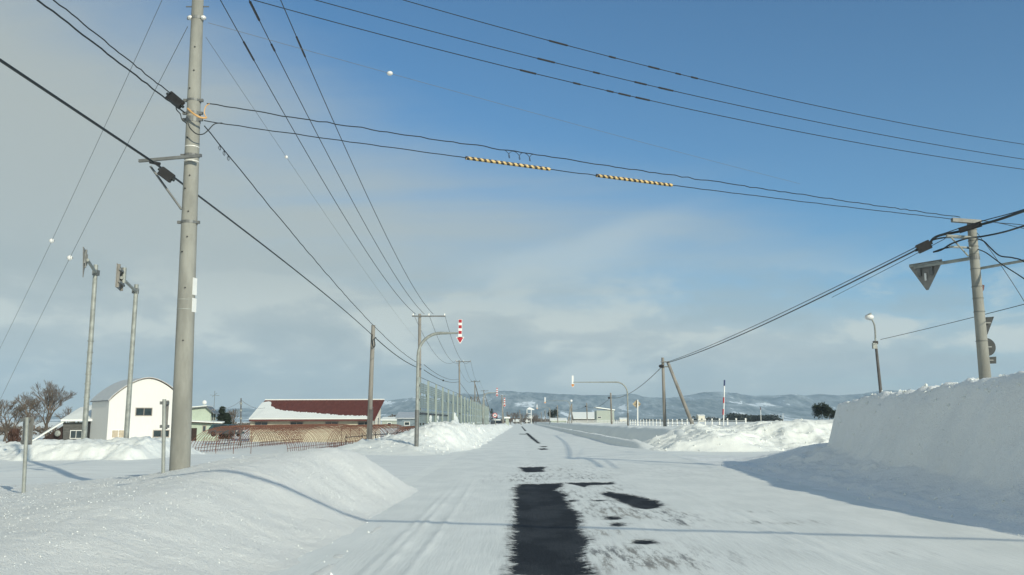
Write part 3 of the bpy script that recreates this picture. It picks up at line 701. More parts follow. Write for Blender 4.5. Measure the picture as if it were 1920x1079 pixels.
def striped(label, w_, x0, x1):
    t0, t1 = w_.t_px(x0, 0, 1), w_.t_px(x1, 0, 1); n = 96
    pts = [w_.at(t0 + (t1 - t0) * i / n) for i in range(n + 1)]
    root = thing('cable_guard', label, 'cable guard', pts[0], 'striped sleeves on the cable')
    mb = MB(); mb.tube(pts, .036, 12)
    mb.mi = [(1 if ((i // 12 - (i % 12) * 0.5) % 6.4) < 3.2 else 0) if i < n * 12 else 1 for i in range(len(mb.f))]
    mb.build('striped_tube', [M['yellow'], M['black']], root, True)
striped('yellow and black striped cable sleeve closer to the concrete pole', wB, 873, 1031)
striped('yellow and black striped cable sleeve farther from the concrete pole', wB, 1118, 1260)
def ext(A, B, k): return A + (A - B) * k
p1, p2 = P(0, 113, 10.3), P(288, 305, 14.6)
w3 = Wire('thick telephone cable ending at the bracket arm of the concrete pole', ext(p1, p2, 3.5), p2, None, .021, sag=0.0, n=20)
w4 = Wire('thick telephone cable from the concrete pole to the slim wooden pole', P(290, 306, 14.6), P(697, 628, 50), (500, 465), .020, n=60)
p1, p2 = P(70, 0, 10.4), P(346, 212, 14.75)
Wire('wavy lower cable reaching the concrete pole just under the black splice box', ext(p1, p2, 3), p2, None, .013, sag=0.0, n=100, wob=.010)
p1, p2 = P(100, 0, 10.6), P(322, 178, 14.6)
w6 = Wire('wavy upper cable with a tangled hanging coil ending at the black splice box', ext(p1, p2, 3), p2, None, .010, sag=0.0, n=100, wob=.012)
w6.spiral(140, 170, .20, 3, .007)
w7 = Wire('thin wavy cable with a small hanging coil running down from the concrete pole', P(383, 236, 15), P(790, 684, 75), (575, 470), .011, n=140, wob=.012, rb=.02)
w7.spiral(408, 432, .10, 3, .006)
WP = []
for i, (x0, xe, mid) in enumerate(((413, 779, (565, 270)), (467, 795.5, (604, 270)), (526, 812, (644, 270)))):
    A_ = P(x0, 0, 16.7); B_ = P(xe, 589, 75)
    q = Wire(('power line on the outer side nearest the concrete pole', 'middle power line with a long thick black sleeve at the top of the picture', 'power line on the road side of the three overhead')[i], A_, B_, mid, .0105, n=60, t0=-0.04, rb=.02)
    WP.append(q)
WP[0].seg(457, 476, .024); WP[1].seg(469, 486, .028); WP[1].seg(509, 515, .024); WP[2].seg(556, 572, .024)
cross = []
for i, (A_, B_, mid, lab, sl_) in enumerate((
    ((474, 0, 15.3), (1920, 318, 22.5), (1180, 180), 'lowest of three thin power lines crossing the blue sky', ((975, 1005), (1075, 1088), (1138, 1150), (1160, 1182), (1192, 1218))),
    ((590, 0, 15.6), (1920, 299, 23.0), (1190, 154), 'middle of three thin power lines crossing the blue sky', ((1008, 1040), (1112, 1124), (1190, 1212), (1235, 1262))),
    ((755, 0, 16.2), (1920, 271, 23.6), (1220, 126), 'topmost of three thin power lines crossing the blue sky', ((1030, 1064), (1142, 1154), (1216, 1236), (1267, 1276), (1296, 1308))))):
    q = Wire(lab, A_, B_, mid, .0085, n=70, t0=-0.35, t1=1.3)
    for x0, x1 in sl_: q.seg(x0, x1, .021)
# faint thin wires with porcelain balls
def balls(w_, px, r, label, sc=(1, 1, 1)):
    p = w_.at(w_.t_px(px, 0, 1)); root = thing('insulator_ball', label, 'insulator', p, 'white insulators on thin wires')
    MB().ball(p, r, 12, sc).build('porcelain_shell', M['porcelain'], root, True)
    MB().tube([p + Vector((-r * 1.1, 0, .0)), p + Vector((r * 1.1, 0, 0))], r * .22, 6).build('metal_cap', M['galv_dark'], root)
g1 = Wire('fine stay wire from the pole top carrying the lower white insulator', (352, 50, 15), (-40, 835, 40), (131, 484), .006, 'thin_wire', n=30)
g2 = Wire('fine stay wire farther from the pole carrying the upper white insulator', (322, -40, 17), (-60, 770, 42), (97, 452), .006, 'thin_wire', n=30)
balls(g1, 131, .075, 'white insulator ball lower on its stay wire above the bare trees'); balls(g2, 97, .075, 'white insulator ball higher up, beyond the left stay wire')
g3 = Wire('very fine wire crossing the sky with a white insulator in the open blue', (390, 43, 15), (1500, 345, 30), (731, 138), .0045, 'thin_wire', n=30)
balls(g3, 731, .062, 'white insulator hanging alone in the open blue sky', (1.1, 1, .8))
g4 = Wire('very fine wire descending behind the three power lines with a tiny insulator', (386, 70, 15), (784, 640, 75), (537, 295), .0045, 'thin_wire', n=30)
balls(g4, 537, .045, 'tiny white insulator between the coil and the power lines')

# splice boxes
def splice(label, p, q, r=.10):
    A_, B_ = P(*p), P(*q); root = thing('splice_box', label, 'splice box', A_, 'black cable splice boxes')
    d = (B_ - A_); u = d.normalized(); v_ = u.cross(Vector((0, 1, 0))).normalized(); w_ = u.cross(v_)
    c_ = (A_ + B_) / 2; L_ = d.length
    MB().box(c_, (L_ * .92, r * 1.15, r * 1.9), ux=u, uy=w_, uz=v_).build('casing', M['black'], root)
    mb = MB()
    for k in range(9): mb.box(c_ + u * L_ * (-.38 + k * .095), (L_ * .03, r * 1.25, r * 2.05), ux=u, uy=w_, uz=v_)
    mb.build('casing_ribs', M['black'], root)
    MB().tube([c_ - u * L_ * .62, c_ + u * L_ * .62], r * .28, 8).build('cable_entry', M['cable'], root)
splice('ribbed black splice box beside the concrete pole under the upper cable', (316, 178, 14.6), (341, 199, 14.6), .085)
splice('ribbed black splice box hanging below the bracket arm of the concrete pole', (300, 319, 14.6), (324, 337, 14.65), .085)
splice('ribbed black splice box on the cable beside the leaning pole with signs', (1719, 469, 22.3), (1745, 457, 22.2), .12)

# shadow-casting cable behind the camera: crosses the road parallel to the side street
s1, s2 = G(740, 983), G(1900, 1018); hz = 5.6; hsh = Vector((sdir.x, sdir.y, 0)) / sdir.z * hz
c1 = s1 + hsh + Vector((0, 0, hz)); c2 = s2 + hsh + Vector((0, 0, hz)); d = c2 - c1
c0 = c1 - d * 0.62
Wire('heavy cable bundle crossing overhead, seen only by its shadow on the road', c0, c2 + d * 1.0, None, .042, sag=0.0, n=12)

# slim pole between the mound and the long building
root, a_, b_ = simple_pole('utility_pole', 'slim weathered wooden pole in front of the long building with maroon roof', 'utility pole', (691, 838), (700, 610), 50, .15, .115, M['pole_grey'], 'utility poles', 1.2)
c_ = P(695, 765, 50); band(root, c_, .15, .04); 
MB().tube([P(691, 838, 50) - Vector((0, 0, .8)), P(695.2, 768, 50)], [.165, .148], 14).build('dark_sheath', M['pole_dark'], root, True)
MB().tube(curve_px([(698, 628, 49.8), (697, 640, 49.7), (700, 651, 49.7), (703, 648, 49.7), (702, 636, 49.7), (705, 633, 49.8)]), .03, 6).build('cable_loop', M['cable'], root, True)
w8 = Wire('thick telephone cable sagging from the slim wooden pole to the tall crossarm pole', P(704, 634, 50), P(790, 692, 75), (745, 668), .028, n=40)
w9 = Wire('sagging cable with a dark joint beyond the tall crossarm pole', P(795, 694, 75), P(861, 716, 132), (822, 710), .03, n=30)
pj = w9.at(w9.t_px(831)); MB().ball(pj, .11, 8).build('cable_joint', M['black'], w9.o)
Wire('thin upper cable sagging beyond the tall crossarm pole', P(795, 684, 75), P(861, 711, 132), (820, 702), .022, n=30)
Wire('cable running down behind the snow fence from the second crossarm pole', P(861, 716, 132), P(890, 752, 198), (872, 731), .03, n=20)

# line of crossarm poles receding along the fence -------------------
def crossarm_pole(label, px, py_top, Y, arm=(-.65, 2.3), rt=.11, two=False, mat='pole_grey', zb=-1.5, trans=False, brace=None, r0=.17):
    tp = P(px, py_top, Y); bs = Vector((tp.x + .002 * Y, Y, zb))
    root = thing('utility_pole', label, 'utility pole', bs, 'utility poles')
    MB().tube([bs, tp], [r0, rt], 12).build('shaft', M[mat], root, True)
    if arm:
        MB().box(tp + Vector(((arm[0] + arm[1]) / 2, -.14, -.22)), (arm[1] - arm[0], .1, .11)).build('crossarm', M['galv_dark'], root)
        for k, fx in enumerate((arm[0] + .08, arm[0] + (arm[1] - arm[0]) * .5, arm[1] - .08)):
            MB().tube([tp + Vector((fx, -.14, -.17)), tp + Vector((fx, -.14, .02))], [.05, .03], 8).build('insulator', M['porcelain' if not two else 'black'], root)
    if trans:
        for dx_ in (-.75, 0.05, .7): MB().tube([tp + Vector((dx_, -.25, -4.7)), tp + Vector((dx_, -.25, -3.7))], .24, 10).build('transformer', M['galv_dark'], root, True)
        MB().box(tp + Vector((0, -.25, -4.8)), (2.4, .5, .12)).build('transformer_platform', M['galv_dark'], root)
    if brace:
        q = Vector((bs.x + brace, Y + 2, -1)); MB().tube([tp + Vector((.1, 0, -.8)), q], .10, 8).build('brace_pole', M['pole_dark'], root)
    return root, tp
T = {}
_, T[75] = crossarm_pole('tall utility pole with long crossarm, first one behind the snow fence', 787, 589, 75, rt=.13)
_, T[132] = crossarm_pole('utility pole with crossarm, second one behind the snow fence', 861, 676, 132, arm=(-.5, 1.8))
_, T[198] = crossarm_pole('utility pole with three transformers and a slanting stay pole', 890, 714, 198, arm=(-.9, 1.2), two=True, trans=True, brace=2.6, mat='pole_grey')
_, T[265] = crossarm_pole('utility pole with short arms beside the second arrow sign arm', 907, 732, 265, arm=(-.9, 1.4), two=True, brace=3.2)
_, T[205] = crossarm_pole('plain thick pole beside the distant road edge, past the snow fence', 941, 741, 205, arm=(-.4, .9), rt=.14, r0=.22, zb=-.3)
_, T[330] = crossarm_pole('small distant pole in the gap before the road end trees', 974, 769, 330, arm=None, rt=.14, zb=0)
for (Y0, Y1) in ((75, 132), (132, 198), (198, 265)):
    for k, fx in enumerate((-.55, .8, 2.2)):
        sc = {75: 1, 132: .8, 198: .55, 265: .5}
        A_ = T[Y0] + Vector((fx * sc[Y0], -.14, .02)); B_ = T[Y1] + Vector((fx * sc[Y1], -.14, .02))
        Wire({75: 'power line sagging between first and second crossarm poles, strand on the %s', 132: 'power line sagging between second and third crossarm poles, strand on the %s',
              198: 'far power line past the transformer pole, strand on the %s'}[Y0] % ('field side', 'middle', 'road side')[k], A_, B_, None, .017, 'thin_wire' if Y0 > 140 else 'cable', sag={75: 2.0, 132: 1.6, 198: 1.2}[Y0], n=24, seg=5)

# ------------------------------------------------------------------ red-white arrow signs on curved masts
def arrow_mast(label, px_pole, base_z, px_tip, py_arm, Y, front=True, s=1.0, rr_=.07, arm_bend=1.0, bend_r=1.1, group='arrow signs over the road edge', thin_frac=.0):
    arm = P(px_tip, py_arm, Y); pb = P(px_pole, py_arm, Y); z = arm.z; sgn = 1 if arm.x > pb.x else -1
    bs = Vector((pb.x, Y, base_z)); root = thing('arrow_sign_mast', label, 'road edge marker', bs, group)
    pts = [bs, Vector((pb.x, Y, z - bend_r - 2.0)), Vector((pb.x, Y, z - bend_r))]
    for k in range(1, 9):
        an = math.pi / 2 * k / 8; pts.append(Vector((pb.x + sgn * bend_r * (1 - math.cos(an)), Y, z - bend_r + bend_r * math.sin(an))))
    end = Vector((arm.x - sgn * .08, Y, z)); kk = len(pts)
    pts += [pts[-1].lerp(end, .5), end]
    MB().tube(pts, [rr_ * 1.1] * 2 + [rr_] * (kk - 2) + [rr_ * .75, rr_ * .55], 12).build('curved_mast', M['galv'], root, True)
    MB().tube([bs, Vector((bs.x, Y, base_z + (z - base_z) * .36))], rr_ * 1.45, 12).build('mast_sleeve', M['galv_dark'], root, True)
    # arrow: four red bands with white between, then the arrow head
    H_ = 1.22 * s; wv = .155 * s; z0 = z + .66 * s; y_ = Y - (.06 if front else -.06)
    sg = MB(); sg.box((arm.x, y_, z0 - .43 * s), (wv + .035 * s, .03, .92 * s)); 
    head = [(-.21, -.86), (.21, -.86), (.05, -1.16), (0, -1.20), (-.05, -1.16)]
    sg.prism([(arm.x + a_ * s * 1.0, y_ - .015, z0 + b_ * s) for a_, b_ in head], (0, .03, 0))
    plate = sg.build('marker_plate', M['redwhite'], root)
    yf = y_ + (-.022 if front else .022)
    for k in range(3):
        MB().box((arm.x, yf, z0 - (.06 + k * .285) * s), (wv, .012, .150 * s)).build('red_band', M['red'], plate, off=None)
    hd = [(-.165, -.89), (.165, -.89), (.02, -1.14), (-.02, -1.14)]
    MB().prism([(arm.x + a_ * s, yf - .006, z0 + b_ * s) for a_, b_ in hd], (0, .012, 0)).build('arrow_head', M['red'], plate)
    if not front:
        MB().prism([(arm.x + a_ * s * 1.12, y_ - .03, z0 + b_ * s) for a_, b_ in hd], (0, .012, 0)).build('arrow_back', M['sunlit_orange'], plate)  # sunlit look of the back painted on as colour
    return root
# build() subtracts parent's location; plate has no own location so parts line up
arrow_mast('nearest red and white arrow sign hanging from a curved grey mast', 784.5, 0.0, 863, 625, 40, True, .93, .07, bend_r=1.05)
arrow_mast('second red and white arrow sign on a curved mast beyond the snow fence', 906, 0.0, 932, 737, 112, True, .95, .07, bend_r=.8)
arrow_mast('third tiny red and white arrow sign in front of the hills beside poles', 941.5, 0.0, 946, 756, 170, True, 1.5, .05, bend_r=.3)
arrow_mast('long armed curved mast with arrow marker seen from behind over the empty lane', 1176, 0.6, 1074, 717, 86, False, .95, .07, bend_r=1.1)
arrow_mast('farther curved mast with small arrow marker seen from behind, second on that side', 1068, 0.6, 1022, 752, 165, False, 1.0, .05, bend_r=.7)
arrow_mast('farthest curved mast with tiny arrow marker seen from behind', 1030, 0.6, 1007, 764, 260, False, 1.2, .05, bend_r=.7)

# ------------------------------------------------------------------ tall snow fence
FX = -7.3; FY0 = 61.0; FS = 6.2; NB = 21; FT = 4.5
FEN = thing('snow_fence', 'tall grey green louvred snow fence on steel posts along the road', 'snow fence', (FX, FY0, -.3))
def ftop(Y): return FT + 0.0 * Y
post_me = None
for i in range(NB + 1):
    Y = FY0 + FS * i; mb = MB()
    mb.box((FX, Y, (ftop(Y) - 1.4) / 2 + .0), (.15, .22, ftop(Y) + 1.6))
    mb.build('post', M['fence_post'], FEN)
    if i < 10:
        for zb_ in (3.75, 2.1): MB().tube([(FX - .2, Y + .1, zb_), (FX - .2, Y + 2.3, zb_ - 1.35)], .055, 6).build('brace', M['fence_post'], FEN)
    if i < NB:
        mb = MB()
        for k in range(26):
            z = .35 + k * .155
            if k % 7 == 6: continue
            mb.box((FX - .10, Y + FS / 2, z), (.10, FS - .22, .010), ux=(.62, 0, .78), uz=(-.78, 0, .62)) if False else mb.box((FX - .10, Y + FS / 2, z), (.012, FS - .24, .135), ux=(.97, 0, .2), uz=(-.2, 0, .97))
        for yy in (Y + FS / 3, Y + 2 * FS / 3): mb.box((FX - .15, yy, FT / 2 + .1), (.03, .04, FT - .5))
        mb.build('louvre_panel', M['fence_panel'], FEN)
        if i < 4:
            MB().box((FX - .05, Y + FS / 2, 2.05 - .0 * i), (.06, FS - .3, .13)).build('dark_rail', M['black'], FEN)
            MB().box((FX - .05, Y + FS / 2, .75), (.06, FS - .3, .11)).build('dark_rail', M['black'], FEN)
MB().tube([(FX, FY0, FT + .12), (FX, FY0 + FS * NB, FT + .12)], .018, 6).build('top_wire', M['cable'], FEN)
for z in (4.0, 3.0, 2.0, 1.0):
    MB().box((FX + .02, FY0 - .18, z), (.16, .14, .14)).build('bracket', M['galv_dark'], FEN)
# clumps of snow caught on the fence
def lumpy(label, boxes, seed, name='snow_clump', cat='snow clump', group='snow clumps stuck to the fence'):
    rs = random.Random(seed); mb = MB(); c0_ = Vector(boxes[0][0])
    for c_, r_, sc in boxes:
        seg = 10; k0 = len(mb.v); mb.ball(c_, r_, seg, sc)
        for i in range(k0, len(mb.v)):
            q = Vector(mb.v[i]); d_ = q - Vector(c_); mb.v[i] = tuple(Vector(c_) + d_ * (1 + .22 * math.sin(q.x * 9 + q.z * 7 + seed) * math.sin(q.y * 5 + seed)))
    o = mb.build(name, M['snow_pile'], None, True, off=c0_); return tag(o, label, cat, group)
lumpy('white clump of snow on the fence low between its sixth and seventh posts', [((FX + .0, FY0 + 5.3 * FS, 1.75), .6, (.3, 3.2, 1.2)), ((FX, FY0 + 5.7 * FS, 1.3), .6, (.4, 3.6, 1.3)), ((FX, FY0 + 5.4 * FS, .8), 1.0, (.4, 2.9, 1.1))], 2)
lumpy('slanting streak of snow on the fence behind its second post', [((FX - .2, FY0 + 1.45 * FS, 1.7), .5, (.4, 2.4, .9)), ((FX - .2, FY0 + 1.2 * FS, 1.0), .5, (.5, 2.6, .8))], 5)
lumpy('slanting streak of snow on the fence behind its third post', [((FX - .2, FY0 + 2.45 * FS, 1.9), .45, (.4, 2.2, .9)), ((FX - .2, FY0 + 2.3 * FS, 1.1), .6, (.5, 2.2, .9))], 8)

# ------------------------------------------------------------------ sign poles beyond the side street
def sign_plate_dir(px0, py0, Y0, px1, py1):
    a_ = P(px0, py0, Y0); r_ = ray(px1, py1); k = (a_.z - CAMZ) / r_.z; b_ = Vector((0, 0, CAMZ)) + r_ * k; return a_, b_
g_sp = 'sign poles beyond the side street'
def street_sign_pole(label, base, top, Y, arm0, arm1, shape, bands_):
    root, a_, b_ = simple_pole('sign_pole', label, 'sign pole', base, top, Y, .115, .095, M['galv'], g_sp, 1.2)
    A_, B_ = sign_plate_dir(arm0[0], arm0[1], Y, arm1[0], arm1[1])
    MB().tube([A_, B_], .065, 10).build('sign_arm', M['galv'], root, True)
    MB().box(A_, (.22, .24, .24)).build('arm_joint', M['galv_dark'], root)
    u = (B_ - A_); u.z = 0; u.normalize(); n_ = Vector((-u.y, u.x, 0))       # plate plane contains the arm
    if n_.dot(Vector((-1, 0, 0))) < 0: n_ = -n_
    c_ = B_ + n_ * .10
    if shape == 'tri':
        q = [c_ + u * .62 + Vector((0, 0, .42)), c_ - u * .62 + Vector((0, 0, .42)), c_ + Vector((0, 0, -.72))]
        MB().prism(q, n_ * .03).build('sign_plate', M['signback'], root)
        for s_ in (-.28, .0, .28): MB().box(c_ + u * s_ - n_ * .04 + Vector((0, 0, .05)), (.09, .06, .75 - abs(s_)), ux=u, uy=n_).build('stiffener', M['galv_dark'], root)
    else:
        MB().box(c_, (1.3, .03, .95), ux=u, uy=n_).build('sign_plate', M['signback'], root)
        for s_ in (-.48, .48): MB().box(c_ + u * s_ - n_ * .06, (.10, .09, .95), ux=u, uy=n_).build('stiffener', M['pole_grey'], root)
        for z_ in (-.25, .25): MB().box(c_ - n_ * .12 + Vector((0, 0, z_)), (1.2, .08, .08), ux=u, uy=n_).build('cross_rail', M['galv_dark'], root)
        MB().tube([B_ - u * .2 - n_ * .05 + Vector((0, 0, -.2)), B_ - u * .2 - n_ * .05 + Vector((0, 0, .45))], .09, 10).build('clamp_tube', M['galv'], root, True)
    for py in bands_:
        t_ = (py - base[1]) / (top[1] - base[1]); c_ = P(base[0] + (top[0] - base[0]) * t_, py, Y); band(root, c_, .13, .04, 'galv')
street_sign_pole('tall grey pole with triangular sign seen edge-on, wrapped with steel straps', (157, 832), (180, 497), 37, (180, 512), (164, 488), 'tri', (640, 661, 682, 702, 720, 745))
street_sign_pole('tall grey pole with square sign seen from behind, in front of the barn', (236, 832), (256, 534), 38, (254, 546), (228, 521), 'sq', ())
def small_post(label, base, top, Y, r_, plate):
    root, a_, b_ = simple_pole('sign_post', label, 'sign post', base, top, Y, r_, r_, M['galv'], 'low sign posts in the snow', .8)
    x0, x1, y0, y1, u, mt = plate
    c_ = P((x0 + x1) / 2, (y0 + y1) / 2, Y + .12); hgt = (P(x0, y0, Y) - P(x0, y1, Y)).length; u = Vector(u).normalized(); n_ = Vector((-u.y, u.x, 0))
    view = (c_ - Vector((0, 0, CAMZ))).normalized(); wd = (P(x1, y0, Y) - P(x0, y0, Y)).length
    app = (u - view * u.dot(view)).length
    MB().box(c_, (wd / max(app, .15), .02, hgt), ux=u, uy=n_).build('sign_plate', M[mt], root)
    for yy in (y0 + 5, y1 - 5): MB().box(P((top[0] * .6 + x0 * .4), yy, Y + .05), (.12, .10, .05), ux=u, uy=n_).build('bracket', M['galv_dark'], root)
small_post('slim grey post with narrow dark plate seen from behind near the bare trees', (44, 926), (51, 783), 14.2, .030, (44, 60, 783, 834, (1, -.3, 0), 'signback'))
small_post('slim grey post with narrow edge-on plate right beside the concrete pole', (306, 888), (308, 749), 14.2, .030, (309.5, 315, 751, 805, (1, 0, 0), 'signback'))

# ------------------------------------------------------------------ pole with signs on the far side of the junction
root, a_, b_ = simple_pole('utility_pole', 'leaning concrete pole behind the big snow wall carrying signs and cables', 'utility pole', (1847, 708), (1821, 414), 22, .155, .105, M['concrete'], 'utility poles', 1.6, 24)
RP = root
def rp(py, Y=22.0): t_ = (py - 708) / (414 - 708); return P(1847 + (1821 - 1847) * t_, py, Y)
for py in (432, 446, 452, 463, 478, 484, 505, 538, 560, 585, 640): c_ = rp(py); band(RP, c_, .118 + (py - 414) / 294 * .04, .012 if py != 484 else .10)
MB().box((P(1785, 413, 21.9) + P(1838, 417, 21.9)) / 2, ((P(1785, 413, 22) - P(1838, 417, 22)).length, .12, .10), ux=P(1838, 417, 22) - P(1785, 413, 22)).build('crossarm', M['galv_dark'], RP)
MB().tube([P(1775, 443, 21.8), P(1820, 446, 21.85)], .045, 8).build('cable_bracket', M['galv'], RP)
MB().tube([P(1780, 463, 21.8), P(1820, 465, 21.85)], .03, 8).build('cable_bracket', M['galv'], RP)
MB().tube([P(1781, 443, 21.8), P(1816, 481, 21.8)], .022, 8).build('bracket_brace', M['galv'], RP)
A_, B_ = sign_plate_dir(1820, 485, 22, 1720, 501)
MB().tube([A_, B_ + (B_ - A_) * .06], .045, 10).build('sign_arm', M['galv'], RP, True)
u = (B_ - A_); u.z = 0; u.normalize(); n_ = Vector((-u.y, u.x, 0))
if n_.y < 0: n_ = -n_
TRI = thing('triangular_sign', 'triangular road sign seen from behind, hanging on the arm before the leaning pole', 'road sign', B_ + n_ * .06, 'sign backs on the leaning pole')
k1 = P(1711, 500, 23); e_ = .47
c_ = A_.lerp(B_, .87) + n_ * .07
q = [c_ + u * e_ + Vector((0, 0, .10)), c_ - u * e_ + Vector((0, 0, .10)), c_ - u * (e_ - .03) + Vector((0, 0, .04)), c_ + u * .04 + Vector((0, 0, -.68)), c_ - u * .04 + Vector((0, 0, -.68))]
q = [c_ + u * e_ + Vector((0, 0, .12)), c_ - u * e_ + Vector((0, 0, .12)), c_ - u * (e_ + .01) + Vector((0, 0, .06)), c_ - u * .03 + Vector((0, 0, -.66)), c_ + u * .03 + Vector((0, 0, -.66)), c_ + u * (e_ + .01) + Vector((0, 0, .06))]
MB().prism(q, n_ * .02).build('sign_plate', M['signback'], TRI)
for s_ in (-.17, .17): MB().box(c_ + u * s_ - n_ * .03 + Vector((0, 0, -.09)), (.10, .05, .36), ux=u, uy=n_).build('stiffener', M['galv_dark'], TRI)
MB().box(c_ - n_ * .03 + Vector((0, 0, -.30)), (.05, .03, .20), ux=u, uy=n_).build('clip', M['white'], TRI)
MB().box(c_ - n_ * .05 + Vector((0, 0, .05)), (.86, .05, .04), ux=u, uy=n_).build('cross_rail', M['galv'], TRI)
A2, B2 = sign_plate_dir(1836, 504, 22, 1921, 489)
MB().tube([A2, A2 + (B2 - A2) * 1.9], .035, 8).build('street_arm', M['galv'], RP, True)
S1 = thing('triangular_sign', 'dark triangular plate fixed behind the shaft of the leaning pole, topmost', 'road sign', rp(612, 22.25), 'sign backs on the leaning pole')
MB().prism([P(1827, 597, 22.25), P(1864, 594, 22.25), P(1851, 629, 22.25), P(1846, 629, 22.25)], (0, .02, 0)).build('sign_plate', M['sign_dark'], S1)
S2 = thing('round_sign', 'round plate fixed behind the shaft of the leaning pole', 'road sign', rp(655, 22.25), 'sign backs on the leaning pole')
cc_ = P(1850, 651, 22.25); MB().prism([cc_ + Vector((.235 * math.cos(k * math.pi / 14), 0, .235 * math.sin(k * math.pi / 14))) for k in range(28)], (0, .02, 0)).build('sign_plate', M['sign_dark'], S2)
S3 = thing('supplement_sign', 'small oblong plate under the round plate on the leaning pole', 'road sign', rp(676, 22.25), 'sign backs on the leaning pole')
MB().prism([P(1836, 671, 22.25), P(1868, 669, 22.25), P(1868, 682, 22.25), P(1836, 683, 22.25)], (0, .02, 0)).build('sign_plate', M['sign_dark'], S3)
S4 = thing('small_sign', 'small red edged plate showing beside the shaft of the leaning pole', 'road sign', rp(541, 22.2), 'sign backs on the leaning pole')
MB().prism([P(1841, 534, 22.2), P(1846, 535, 22.2), P(1845, 543, 22.2), P(1841, 551, 22.2)], (0, .02, 0)).build('sign_plate', M['trim_red'], S4)
for s_, (x_, y_) in ((S1, (1845, 606)), (S2, (1847, 651)), (S3, (1850, 676))): MB().box(P(x_, y_, 22.18), (.30, .10, .03)).build('bracket', M['galv_dark'], s_)

RWG = 'cables at the leaning pole'
Wire('thick telephone cable swooping from the leaning pole to the braced pole', P(1718, 469, 22.3), P(1250, 681, 75), (1500, 577), .021, n=60, rb=.03)
Wire('thin messenger wire just above the swooping telephone cable', P(1735, 455, 22.3), P(1252, 679, 75), (1500, 571), .012, n=60, rb=.02)
Wire('slim service wire under the splice box at the leaning pole', P(1772, 448, 22), P(1560, 558, 35), (1680, 496), .009, 'cable', n=30)
def cable_px(label, pts, r_, mat='cable', name='overhead_wire'):
    q = curve_px(pts); root = thing(name, label, 'wire', q[0], WG); MB().tube(q, r_, 8).build('cable', M[mat], root, True); return root
cable_px('thick black cable bending up from the splice box over the leaning pole', [(1742, 459, 22.2), (1750, 448, 22.1), (1765, 441, 22), (1800, 434, 21.8), (1830, 424, 21.6), (1870, 413, 20.8), (1920, 396, 19.5), (2060, 350, 16)], .034)
q_ = curve_px([(1798, 433, 21.75), (1840, 420, 21.5)]); rt = thing('cable_sleeve', 'fat black sleeve on the cable in front of the leaning pole top', 'cable sleeve', q_[0]); MB().tube(q_, .075, 10).build('sleeve_body', M['black'], rt)
cable_px('thin black cable running beside the thick one above the leaning pole', [(1765, 440, 22), (1800, 428, 21.8), (1845, 414, 21.3), (1920, 393, 19.5), (2060, 344, 16)], .012)
cable_px('black cable looping low in front of the leaning pole shaft', [(1750, 473, 22.2), (1765, 469, 22), (1785, 457, 21.8), (1815, 447, 21.7), (1840, 444, 21.6), (1880, 436, 20.8), (1920, 424, 19.5), (2060, 380, 16)], .022)
cable_px('black cable ending at the lower bracket of the leaning pole', [(1750, 473, 22.2), (1775, 465, 22), (1800, 464, 21.9), (1818, 466, 21.8)], .02)
cable_px('black cable behind the upper bracket of the leaning pole', [(1750, 450, 22.1), (1770, 446, 22), (1800, 446, 21.9), (1822, 446, 21.85)], .02)
cable_px('black cable drooping away from the leaning pole in an S curve', [(1832, 448, 21.9), (1845, 453, 21.6), (1858, 466, 21.2), (1875, 480, 20.8), (1900, 484, 20.3), (1925, 494, 19.6), (1990, 545, 18.5)], .017)
cable_px('thinner cable drooping steeply below the S shaped cable', [(1834, 468, 21.9), (1850, 475, 21.4), (1880, 497, 20.8), (1920, 523, 20), (1990, 575, 18.5)], .014)
cable_px('fine stay wire falling steeply from the leaning pole', [(1832, 437, 21.9), (1870, 488, 21.8), (1920, 565, 21.6), (1960, 640, 21.5)], .008)
cable_px('thin wavy cable leaving the top of the leaning pole', [(1835, 413, 21.9), (1880, 420, 23), (1925, 430, 24), (2050, 455, 28)], .010)
cable_px('thin cable leaving the crossarm of the leaning pole, straight one', [(1828, 412, 21.9), (1870, 418, 23), (1925, 423, 24), (2050, 440, 28)], .010)

# ------------------------------------------------------------------ street lamp
LY = 31.0
bs = P(1653, 750, LY); tp = P(1641.5, 640, LY)
LAMP = thing('street_lamp', 'street lamp with curved neck and glass globe behind the snow wall', 'street lamp', bs - Vector((0, 0, 1.5)))
dn = (tp - bs) / (tp - bs).z
MB().tube([bs - dn * 1.5, tp], [.068, .045], 12).build('lower_pole', M['pole_dark'], LAMP, True)
MB().tube(curve_px([(1641.5, 640, LY), (1641, 622, LY), (1639, 608, LY), (1635, 600, LY)]), .032, 8).build('neck', M['galv'], LAMP, True)
MB().ball(P(1630, 595, LY), .14, 14, (1.15, 1, .8)).build('glass_globe', M['porcelain'], LAMP, True)
MB().tube([P(1634, 600, LY), P(1628, 592, LY) + Vector((0, 0, .05))], [.06, .12], 12).build('lamp_hood', M['galv'], LAMP, True)
MB().box(P(1640, 649, LY - .1), (.15, .12, .20)).build('control_box', M['galv'], LAMP)
MB().box(P(1641.5, 643, LY), (.14, .14, .12)).build('collar', M['black'], LAMP)
Wire('thin wire from the street lamp rising across to the leaning pole and beyond', P(1651, 637, LY), P(2000, 550, 19), (1830, 594), .009, n=24)

